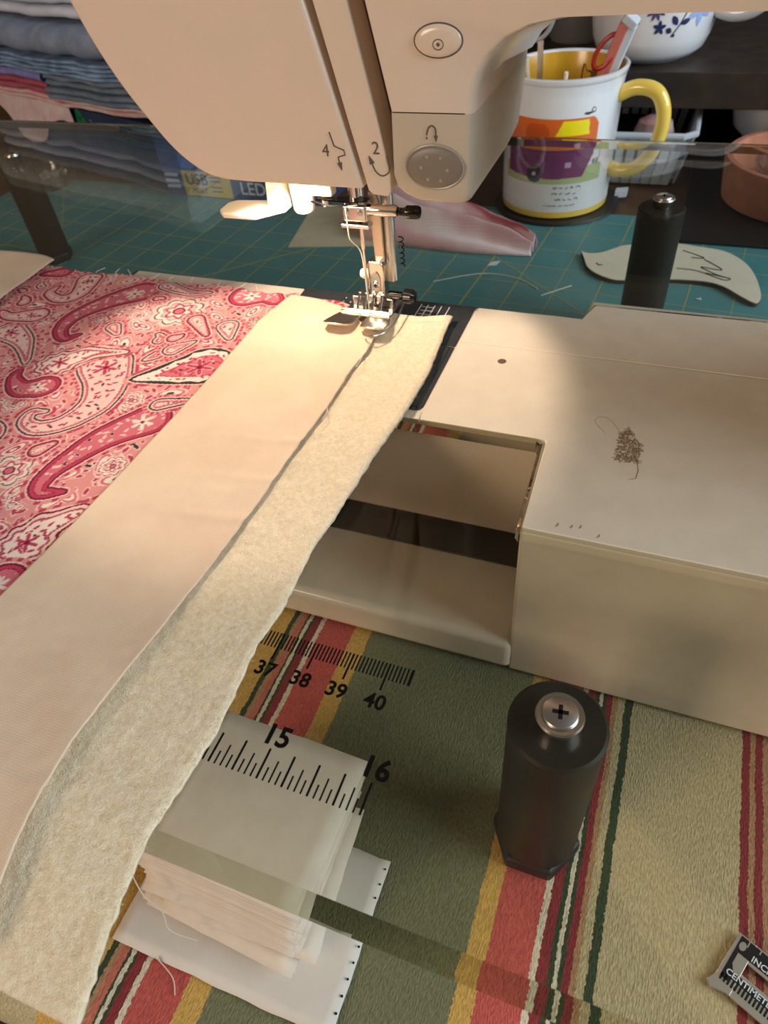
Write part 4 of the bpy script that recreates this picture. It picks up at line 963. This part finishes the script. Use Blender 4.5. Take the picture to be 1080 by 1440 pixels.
def wrap_text(name, s, size, u0, z0, parent, c, rfun, ang0, material, shear=0.0, circ=4.15):
    bm = text_bm(s, size, 0.0, shear)
    for v in bm.verts:
        u_, z_ = v.co.x+u0, v.co.y+z0; a = u_/circ+ang0; r = rfun(z_)+0.02
        v.co = Vector((c[0]+r*math.cos(a), c[1]+r*math.sin(a), c[2]+z_))
    return finish(name, bm, material, parent, smooth=0)
A0 = -math.radians(78)
# the caption is too blurred to read: keep it as thin scribbled lines
bm = bmesh.new(); rnd = random.Random(8)
for z_, u0, u1 in ((2.35, -0.35, 1.55), (1.92, -0.45, 1.45), (1.5, -0.15, 1.3), (1.05, -1.0, 1.4)):
    u_ = u0
    while u_ < u1:
        wl = rnd.uniform(0.25, 0.5); pts = []
        n_ = int(wl/0.05)
        for k in range(n_):
            a = (u_+k*0.05)/4.15+A0; r = mug_r(z_)+0.012; z2 = z_+rnd.uniform(-0.09, 0.11)*(0.6 if z_ < 1.2 else 1)
            pts.append((MC.x+r*math.cos(a), MC.y+r*math.sin(a), MC.z+z2))
        if len(pts) > 2: tube(bm, pts, 0.02, 4)
        u_ += wl+(0.12 if z_ > 1.2 else 0.05)
finish('caption_lines', bm, M['print_grey'], mg, smooth=0)
# things standing in the mug
bot = MC.z+1.0
ct = thing('craft_knife', 'pink and white craft knife standing in the mug', 'craft knife', (37.0, 49.6, bot))
def bar(bm, p, q, w, h, up=(0, -1, 0)):
    p = Vector(p); q = Vector(q); d = (q-p).normalized(); n = d.cross(Vector(up)).normalized(); m_ = n.cross(d)
    vs = [[bm.verts.new(e+n*a*w+m_*b_*h) for a, b_ in ((-1,-1),(1,-1),(1,1),(-1,1))] for e in (p, q)]
    bm.faces.new(vs[0][::-1]); bm.faces.new(vs[1])
    for i in range(4): bm.faces.new((vs[0][i], vs[0][(i+1) % 4], vs[1][(i+1) % 4], vs[1][i]))
    return bm
finish('knife_handle', bar(bmesh.new(), (35.7, 50.4, bot+0.3), (39.3, 48.9, 4.25), 0.33, 0.42), M['pink_pen'], ct, bevel=0.1)
finish('knife_grip', bar(bmesh.new(), (36.2, 50.4, bot+0.3), (39.8, 48.9, 4.1), 0.30, 0.36), M['label_white'], ct, bevel=0.1)
finish('knife_cap', bar(bmesh.new(), (39.45, 48.9, 4.1), (39.8, 48.75, 4.6), 0.52, 0.45), M['label_white'], ct, bevel=0.15)
def loop(bm, c, rx, rz, ax, r, n=28):
    c = Vector(c); ax = Vector(ax).normalized(); s_ = Vector((0, 1, 0)).cross(ax).normalized()
    pts = [c+ax*rz*math.sin(2*math.pi*k/n)+s_*rx*math.cos(2*math.pi*k/n) for k in range(n)]; pts.append(pts[0]); tube(bm, pts, r, 8, False); return bm
sc1 = thing('scissors', 'small red handled scissors standing in the mug', 'scissors', (37, 49.3, bot))
finish('finger_loop', loop(bmesh.new(), (38.3, 48.9, 2.55), 0.55, 1.15, (0.6, 0, 0.9), 0.16), M['red_plastic'], sc1)
finish('blade', bar(bmesh.new(), (37.7, 49.0, 1.6), (36.2, 50.2, bot+0.2), 0.2, 0.06), M['steel'], sc1)
sc2 = thing('thread_snips', 'grey handled thread snips standing in the mug', 'scissors', (34, 50.5, bot))
finish('finger_loop', loop(bmesh.new(), (33.2, 51.0, 4.3), 1.0, 1.5, (0.25, 0, 1), 0.16), mat('grey_handle', (150, 152, 156), 0.35), sc2)
finish('blade', bar(bmesh.new(), (33.4, 51.0, 2.8), (33.9, 50.4, bot+0.2), 0.2, 0.08), M['steel'], sc2)
wn = finish('white_stick', tube(bmesh.new(), [(35.4, 48.6, bot), (36.0, 47.2, 1.75)], 0.14, 10), M['white_soft']); tag(wn, 'thin white stick tip showing above the mug rim', 'stick')
pc = finish('wooden_stick', tube(bmesh.new(), [(33.6, 50.0, bot), (32.9, 48.6, 2.3)], 0.18, 10), M['paper']); tag(pc, 'pale wooden stick leaning at the left inside the mug', 'stick')
gp2 = finish('gold_wire', tube(bmesh.new(), smooth_line([(36.6, 49.2, bot), (36.9, 48.2, 1.3), (37.3, 47.9, 1.7), (37.6, 48.4, 1.4)]), 0.07, 8), mat('gold', (206, 160, 90), 0.25, metal=1.0)); tag(gp2, 'bent gold wire pin standing in the mug', 'wire')

# ------------------------------------------------------------------ shelf at the back right with pot, basket, saucer
sh = thing('shelf', 'dark wooden shelf behind the mug carrying the floral pot', 'shelf', (50, 70, ZT))
SZ = -0.55
finish('shelf_board', B(24, 76, 56.8, 84, SZ-2.5, SZ), M['wood_dark'], sh, bevel=0.08)
finish('side_panel', B(22.5, 24, 56.8, 84, ZT, 30), M['wood_dark'], sh, bevel=0.08)
finish('back_panel', B(24, 76, 83, 84, ZT, 30), M['black_board'], sh)
finish('base_board', B(45.5, 76, 44.0, 83, ZT, Z0+0.25), M['black_board'], sh, bevel=0.1)
pt_ = thing('floral_pot', 'white ceramic pot with blue flowers standing on the shelf', 'pot', (40.2, 61.9, SZ))
PC = Vector((40.2, 61.9, SZ))
pp = [(0, 0), (2.9, 0.0), (3.0, 0.15), (3.6, 0.3), (4.2, 0.8), (4.55, 1.7), (4.75, 3.0), (4.85, 5.0), (4.9, 8.0), (4.7, 8.0), (4.6, 3.0), (3.8, 0.9), (0, 0.5)]
finish('pot_body', lathe(bmesh.new(), pp, tuple(PC), 72), M['mug_white'], pt_, smooth=60)
hd2 = Vector((0.97, -0.24, 0))
finish('pot_handle', tube(bmesh.new(), smooth_line([PC+hd2*a+Vector((0, 0, h)) for a, h in ((4.5, 3.4), (6.0, 3.0), (7.4, 3.3), (8.6, 4.4), (9.0, 6.0), (7.6, 7.4), (4.7, 7.6))], 6), 0.55, 14), M['mug_white'], pt_, smooth=60)
def pot_r(z): return float(np.interp(z, [p[1] for p in pp[1:9]], [p[0] for p in pp[1:9]]))
PA = -math.radians(82)
def wrap_poly(bm, pts, c, rfun, a0, circ, off):
    vs = []
    for u_, z_ in pts:
        a = u_/circ+a0; r = rfun(z_)+off
        vs.append(bm.verts.new((c.x+r*math.cos(a), c.y+r*math.sin(a), c.z+z_)))
    cx_ = sum(p[0] for p in pts)/len(pts); cz_ = sum(p[1] for p in pts)/len(pts)
    a = cx_/circ+a0; r = rfun(cz_)+off+0.02
    cv = bm.verts.new((c.x+r*math.cos(a), c.y+r*math.sin(a), c.z+cz_))
    for i in range(len(vs)): bm.faces.new((vs[i], vs[(i+1) % len(vs)], cv))
def petal(u_, z_, a, l, w, n=12):
    d = Vector((math.cos(a), math.sin(a))); q = Vector((-d.y, d.x)); out2 = []
    for k in range(n):
        t_ = 2*math.pi*k/n; p = Vector((u_, z_))+d*(l/2+l/2*math.cos(t_))+q*w*math.sin(t_)*(0.5+0.5*math.sin(t_)**2); out2.append((p.x, p.y))
    return out2
def flower(u_, z_, n, l, w, a0, name, material):
    bm = bmesh.new()
    for k in range(n): wrap_poly(bm, petal(u_, z_, a0+2*math.pi*k/n, l, w), PC, pot_r, PA, 4.8, 0.03)
    finish(name, bm, material, pt_, smooth=0)
flower(-0.2, 3.9, 9, 0.75, 0.13, 0.2, 'flower', mat('violet_print', (78, 70, 120), 0.3)); flower(0.2, 2.75, 5, 0.5, 0.14, 0.3, 'flower', M['pot_blue'])
flower(3.3, 3.7, 6, 1.15, 0.26, 0.5, 'flower', M['pot_lblue']); flower(-1.9, 3.5, 4, 0.8, 0.1, 0.9, 'flower', M['pot_grey'])
bm = bmesh.new()
for (u_, z_, a, l, w) in ((1.15, 3.15, 2.6, 0.5, 0.2), (1.5, 3.6, 2.2, 0.75, 0.22), (1.75, 3.65, 0.3, 0.75, 0.2), (2.05, 4.4, 2.2, 0.7, 0.2), (2.15, 4.5, 0.5, 0.7, 0.2), (2.6, 5.1, 0.9, 0.6, 0.2), (1.2, 2.9, 0.2, 0.3, 0.12)):
    wrap_poly(bm, petal(u_, z_-0.75, a, l, w), PC, pot_r, PA, 4.8, 0.03)
stem = [(1.2, 2.15), (1.7, 2.85), (2.1, 3.65), (2.6, 4.35)]
tube(bm, [(PC.x+(pot_r(z_)+0.03)*math.cos(u_/4.8+PA), PC.y+(pot_r(z_)+0.03)*math.sin(u_/4.8+PA), PC.z+z_) for u_, z_ in stem], 0.04, 5)
finish('leaf_sprig', bm, M['pot_blue'], pt_, smooth=0)
jr = finish('grey_jar', lathe(bmesh.new(), [(0, 0), (2.4, 0), (2.6, 0.3), (2.6, 3.2), (2.2, 3.6), (2.2, 4.4), (0, 4.4)], (33.6, 68, SZ), 32), mat('grey_tin', (96, 96, 96), 0.4), smooth=40); tag(jr, 'small dull grey jar at the back of the shelf left of the pot', 'jar')
# basket
bk = thing('plastic_basket', 'light grey slatted plastic basket under the shelf', 'basket', (41, 62, Z0))
BX0, BX1, BY0, BY1, BZ0, BZ1 = 33.5, 45.2, 53.6, 66, Z0+0.05, -4.1
rim = [(BX0, BY0+0.8), (BX0+0.8, BY0), (BX1-0.8, BY0), (BX1, BY0+0.8), (BX1, BY1-0.8), (BX1-0.8, BY1), (BX0+0.8, BY1), (BX0, BY1-0.8)]
def inset(p, d): return (p[0]+(d if p[0] < 39 else -d), p[1]+(d if p[1] < 60 else -d))
bm = bmesh.new(); pr = [Vector((a, b_, BZ1)) for a, b_ in rim]; pr.append(pr[0]); tube(bm, pr, 0.26, 10, False)
finish('basket_rim', bm, M['basket'], bk)
finish('basket_floor', prism(bmesh.new(), [inset(p, 0.9) for p in rim], BZ0, BZ0+0.25), M['basket'], bk)
def slat(p, q, w, d):
    bm = bmesh.new(); p = Vector(p); q = Vector(q); dd = Vector(d)
    t_ = Vector((-dd.y, dd.x, 0))*w
    n_ = dd*0.08
    vs = [[bm.verts.new(e+t_*a+n_*b_) for a, b_ in ((-1,-1),(1,-1),(1,1),(-1,1))] for e in (p, q)]
    bm.faces.new(vs[0][::-1]); bm.faces.new(vs[1])
    for i in range(4): bm.faces.new((vs[0][i], vs[0][(i+1) % 4], vs[1][(i+1) % 4], vs[1][i]))
    finish('slat', bm, M['basket'], bk, smooth=0)
for k in range(12):
    x = BX0+0.9+k*(BX1-BX0-1.8)/11; xi = 39.3+(x-39.3)*0.86
    slat((xi, BY0+0.9, BZ0), (x, BY0, BZ1), 0.3, (0, 1, 0)); slat((xi, BY1-0.9, BZ0), (x, BY1, BZ1), 0.3, (0, 1, 0))
    y = BY0+0.9+k*(BY1-BY0-1.8)/11; yi = 59.8+(y-59.8)*0.88
    slat((BX1-0.9, yi, BZ0), (BX1, y, BZ1), 0.3, (1, 0, 0)); slat((BX0+0.9, yi, BZ0), (BX0, y, BZ1), 0.3, (1, 0, 0))
fb = bmesh.new(); lathe(fb, [(0, 0), (1.3, 0.1), (1.6, 0.9), (1.3, 1.8), (0.5, 2.2), (0, 2.2)], (42.0, 57.0, BZ0+2.2), 20)
o = finish('fabric_bundle', fb, mat('rose_white_bundle', (176, 160, 152), 0.9, var=(0.9, (170, 80, 76), 0.8))); tag(o, 'rolled white and rose fabric bundle sitting in the grey basket', 'cloth')
fb = bmesh.new(); lathe(fb, [(0, 0), (3.9, 0), (4.1, 0.4), (3.8, 2.1), (0, 2.2)], (39.5, 60.5, BZ0+0.25), 24)
o = finish('dark_yarn_ball', fb, mat('dark_yarn', (40, 36, 38), 0.95)); tag(o, 'dark yarn heap filling the bottom of the grey basket', 'yarn')
# bowl and saucer on the right
bw = finish('white_bowl', lathe(bmesh.new(), [(0, 0), (2.4, 0), (2.5, 0.3), (4.6, 2.2), (5.2, 4.6), (5.0, 4.6), (4.3, 2.4), (0, 0.7)], (52.6, 62.5, Z0+0.25), 48), M['mug_white'], smooth=60); tag(bw, 'white round bowl under the shelf beside the basket', 'bowl')
sa_c = (53.6, 52.6, Z0+0.25)
sp = finish('clay_saucer', lathe(bmesh.new(), [(0, 0), (5.4, 0), (5.7, 0.2), (6.1, 2.9), (6.0, 3.1), (5.6, 3.1), (5.2, 0.7), (0, 0.6)], sa_c, 64), M['terracotta'], smooth=40); tag(sp, 'round terracotta saucer on the dark board', 'saucer')
gd_ = finish('glass_dish', lathe(bmesh.new(), [(0, 0.7), (3.2, 0.75), (3.6, 1.4), (3.9, 2.6), (3.75, 2.6), (3.4, 1.5), (0, 0.95)], sa_c, 40), M['glass'], smooth=60); tag(gd_, 'clear glass dish sitting inside the terracotta saucer', 'dish')

# ------------------------------------------------------------------ boxes and folded cloth at the back left
def rbox(name, p, q, depth, z0, z1, material, parent=None, **k):
    """box whose front edge runs p -> q"""
    p = Vector(p); q = Vector(q); d = (q-p).normalized(); n = Vector((-d.y, d.x))
    return finish(name, prism(bmesh.new(), [tuple(p), tuple(q), tuple(q+n*depth), tuple(p+n*depth)], z0, z1), material, parent, **k)
nb = thing('navy_box', 'dark navy cardboard box with teal script under the cloth pile', 'box', (-6, 52, Z0))
p0, p1 = Vector((-22.0, 54.2)), Vector((0.2, 46.9)); dN = (p1-p0).normalized(); nN = Vector((dN.y, -dN.x))
NZ1 = -2.25
rbox('box_body', p0, p1, 16, Z0, NZ1, M['navy_box'], nb, bevel=0.08)
def on_face(u_, z_, off=0.02): p = p0+dN*u_+nN*off; return Vector((p.x, p.y, z_))
Ln = (p1-p0).length
bm = bmesh.new(); rnd = random.Random(6); u_ = Ln-9.6        # blurred script: unreadable in the photograph, kept as strokes
tube(bm, [on_face(u_+k*0.22, -3.2+rnd.uniform(-0.32, 0.32)) for k in range(30)], 0.06, 5)
finish('script_strokes', bm, M['teal_print'], nb, smooth=0)
bm = bmesh.new()
q = on_face(Ln-11.2, -3.1); 
for k in range(3):
    a = math.pi/2+k*2*math.pi/3; c = q+Vector((dN.x, dN.y, 0))*0.45*math.cos(a)+Vector((0, 0, 0.4*math.sin(a)))
    vs = [bm.verts.new(c+Vector((dN.x, dN.y, 0))*0.5*math.cos(t_)+Vector((0, 0, 0.5*math.sin(t_)))) for t_ in np.linspace(0, 6.28, 16, endpoint=False)]
    bm.faces.new(vs)
finish('emblem', bm, M['green_print'], nb, smooth=0)
lb = thing('lamp_carton', 'blue carton with a yellow USB label and LED lettering', 'box', (8, 46, Z0))
rbox('carton_body', (0.7, 46.3), (17.0, 45.9), 5, Z0, -5.55, M['blue_box'], lb, bevel=0.05)
def lf(x): return 46.3-(x-0.7)*0.4/16.3-0.02
bm = prism(bmesh.new(), [(2.75, lf(2.75)-0.01), (7.75, lf(7.75)-0.01), (7.75, lf(7.75)+0.02), (2.75, lf(2.75)+0.02)], Z0+0.1, -5.75)
yl = finish('yellow_label', bm, M['label_yellow'], lb, smooth=0)
put_text('lettering', 'USB', 1.35, (4.25, lf(4.25)-0.02, -6.5), (1, -0.02, 0), (0, 0, 1), M['navy_print'], yl, bold=0.02)
put_text('lettering', 'PORT', 0.65, (4.4, lf(4.4)-0.02, -7.45), (1, -0.02, 0), (0, 0, 1), M['navy_print'], yl)
bm = bmesh.new()
for z_ in (-6.25, -6.6, -7.1, -7.45): box(bm, 5.7, 7.5, lf(6)-0.03, lf(6)-0.015, z_, z_+0.1)
finish('label_lines', bm, M['navy_print'], yl, smooth=0)
put_text('lettering', 'LED', 1.5, (10.0, lf(10)-0.02, -7.0), (1, -0.02, 0), (0, 0, 1), M['label_white'], lb, bold=0.015)
bm = bmesh.new()
for z_ in (-6.0,): box(bm, 8.6, 12.6, lf(10)-0.03, lf(10)-0.01, z_, z_+0.12)
for z_ in (-6.3, -6.8, -7.3): box(bm, 0.9, 2.3, lf(1.5)-0.03, lf(1.5)-0.01, z_, z_+0.25)
finish('carton_print', bm, M['label_white'], lb, smooth=0)
# folded cloths
def folded(name, x0, x1, y0, y1, z0, h, rgb, seed, label, layers=3, tilt=0.0, yaw=0.0, rgb2=None):
    t_ = thing(name, label, 'cloth', ((x0+x1)/2, (y0+y1)/2, z0), 'folded cloth pile')
    mm = mat(name+'_cotton', rgb, 0.9, var=(0.6, rgb2 or tuple(max(0, c-22) for c in rgb), 0.8), bump=(25, 0.3))
    hl = h/layers
    for k in range(layers):
        zc = z0+hl*(k+0.5); in_ = 0.35*noise.noise((seed, k*2.3, 1))
        # each fold: closed cross-section in (y,z) with a round front, swept along x
        prof = []
        for a in np.linspace(-math.pi/2, math.pi/2, 9): prof.append((y0+in_-math.cos(a)*hl*0.55, math.sin(a)*hl*0.49))
        prof += [(y1, hl*0.49), (y1, -hl*0.49)]
        bm = bmesh.new(); rings = []
        n_ = 26
        for i in range(n_+1):
            f_ = i/n_; x = x0+(x1-x0)*f_; wob = 0.45*noise.noise((x*0.4, seed+k, 4)); wz = 0.08+0.4*(1+noise.noise((x*0.22, 3.3, 7.7)))*0.8
            sag = -0.9*hl*max(0, (abs(f_-0.5)-0.40)/0.1)**2*0.3
            rings.append([bm.verts.new((x+yaw*(py-y0), py+wob+tilt*(x-x0), zc+pz*(0.86+0.12*noise.noise((x*0.5, seed*2+k, py)))+wz)) for py, pz in prof])
        for a, b_ in zip(rings, rings[1:]):
            for i in range(len(prof)): bm.faces.new((a[i], a[(i+1) % len(prof)], b_[(i+1) % len(prof)], b_[i]))
        bm.faces.new(rings[0]); bm.faces.new(rings[-1][::-1])
        finish('fold', bm, mm, t_, smooth=50)
    return t_
folded('spotted_cloth', -26, 4, 54.4, 68.0, -2.17, 0.85, (206, 190, 190), 1, 'pale pink spotted cloth at the bottom of the pile on the navy box', 2, -0.30, rgb2=(214, 150, 160))
folded('rose_cloth', -26, -12.2, 54.2, 66.0, -1.30, 1.2, (176, 92, 112), 2, 'rose pink folded cloth in the pile', 2, -0.30)
folded('slate_cloth', -12, 5, 49.4, 66.0, -1.30, 2.1, (112, 128, 148), 3, 'slate blue grey folded cloth under the lighter blue ones', 4, -0.30)
folded('lavender_cloth', -26, -12.4, 53.8, 66.0, -0.08, 0.86, (140, 140, 206), 4, 'lavender folded cloth above the rose one', 1, -0.30)
folded('blue_cloth', -24, 5, 52.6, 66.0, 0.82, 1.3, (134, 164, 200), 5, 'light blue folded cloth with several thin folds', 4, -0.30, rgb2=(86, 108, 142))
folded('denim_cloth', -24, 5, 53.4, 66.0, 2.14, 2.6, (112, 128, 154), 6, 'thick grey blue denim cloth folded near the top of the pile', 1, -0.30, rgb2=(140, 150, 168))
folded('white_blue_cloth', -26, 5, 55.0, 66.0, 4.78, 2.0, (206, 216, 232), 7, 'pale white blue folded cloth lying on the denim', 2, -0.30)
folded('grey_white_cloth', -28, 2, 56.8, 68.0, 6.83, 4.6, (196, 194, 184), 8, 'off white rumpled cloth on top of the pile', 1, -0.25)
# cloth corner hanging over the box front
def hang_fn(u, v):
    x = -26+(15.0)*u; edge_z = -5.0+1.6*math.cos(u*7.0)+0.8*(1-u)
    z = -1.9+(edge_z+1.9)*v
    p = p0+dN*((x-p0.x)/dN.x)
    off = 0.4+0.26*(1+math.sin(u*16+v*2))*v+0.1*noise.noise((x*0.6, z*0.6, 2))
    return (x+nN.x*off, p.y+nN.y*off*1.0-0.1, z)
o = finish('hanging_cloth', grid(50, 24, hang_fn), mat('pale_spotted_cotton', (206, 196, 198), 0.9, var=(0.7, (200, 158, 166), 0.7)), smooth=180); solidify(o, 0.06)
tag(o, 'pale pink spotted cloth corner hanging over the navy box front', 'cloth')
# clear tray with beads
td = thing('bead_tray', 'small clear plastic tray with glass beads on the mat', 'tray', (-14.0, 46.5, Z0))
finish('tray', lathe(bmesh.new(), [(0, 0.02), (2.5, 0.02), (2.7, 0.2), (2.9, 1.3), (2.75, 1.3), (2.5, 0.35), (0, 0.25)], (-14.0, 46.5, Z0), 32), M['glass'], td, smooth=60)
rnd = random.Random(2)
for k in range(7):
    bm = bmesh.new(); bmesh.ops.create_icosphere(bm, subdivisions=1, radius=0.55)
    c = Vector((-14.0+rnd.uniform(-1.6, 1.6), 46.5+rnd.uniform(-1.6, 1.6), Z0+0.85))
    for v in bm.verts: v.co += c
    o = finish('glass_bead', bm, M['chrome'], smooth=0); tag(o, 'faceted shiny bead lying in the clear tray', 'bead', 'beads in the clear tray')
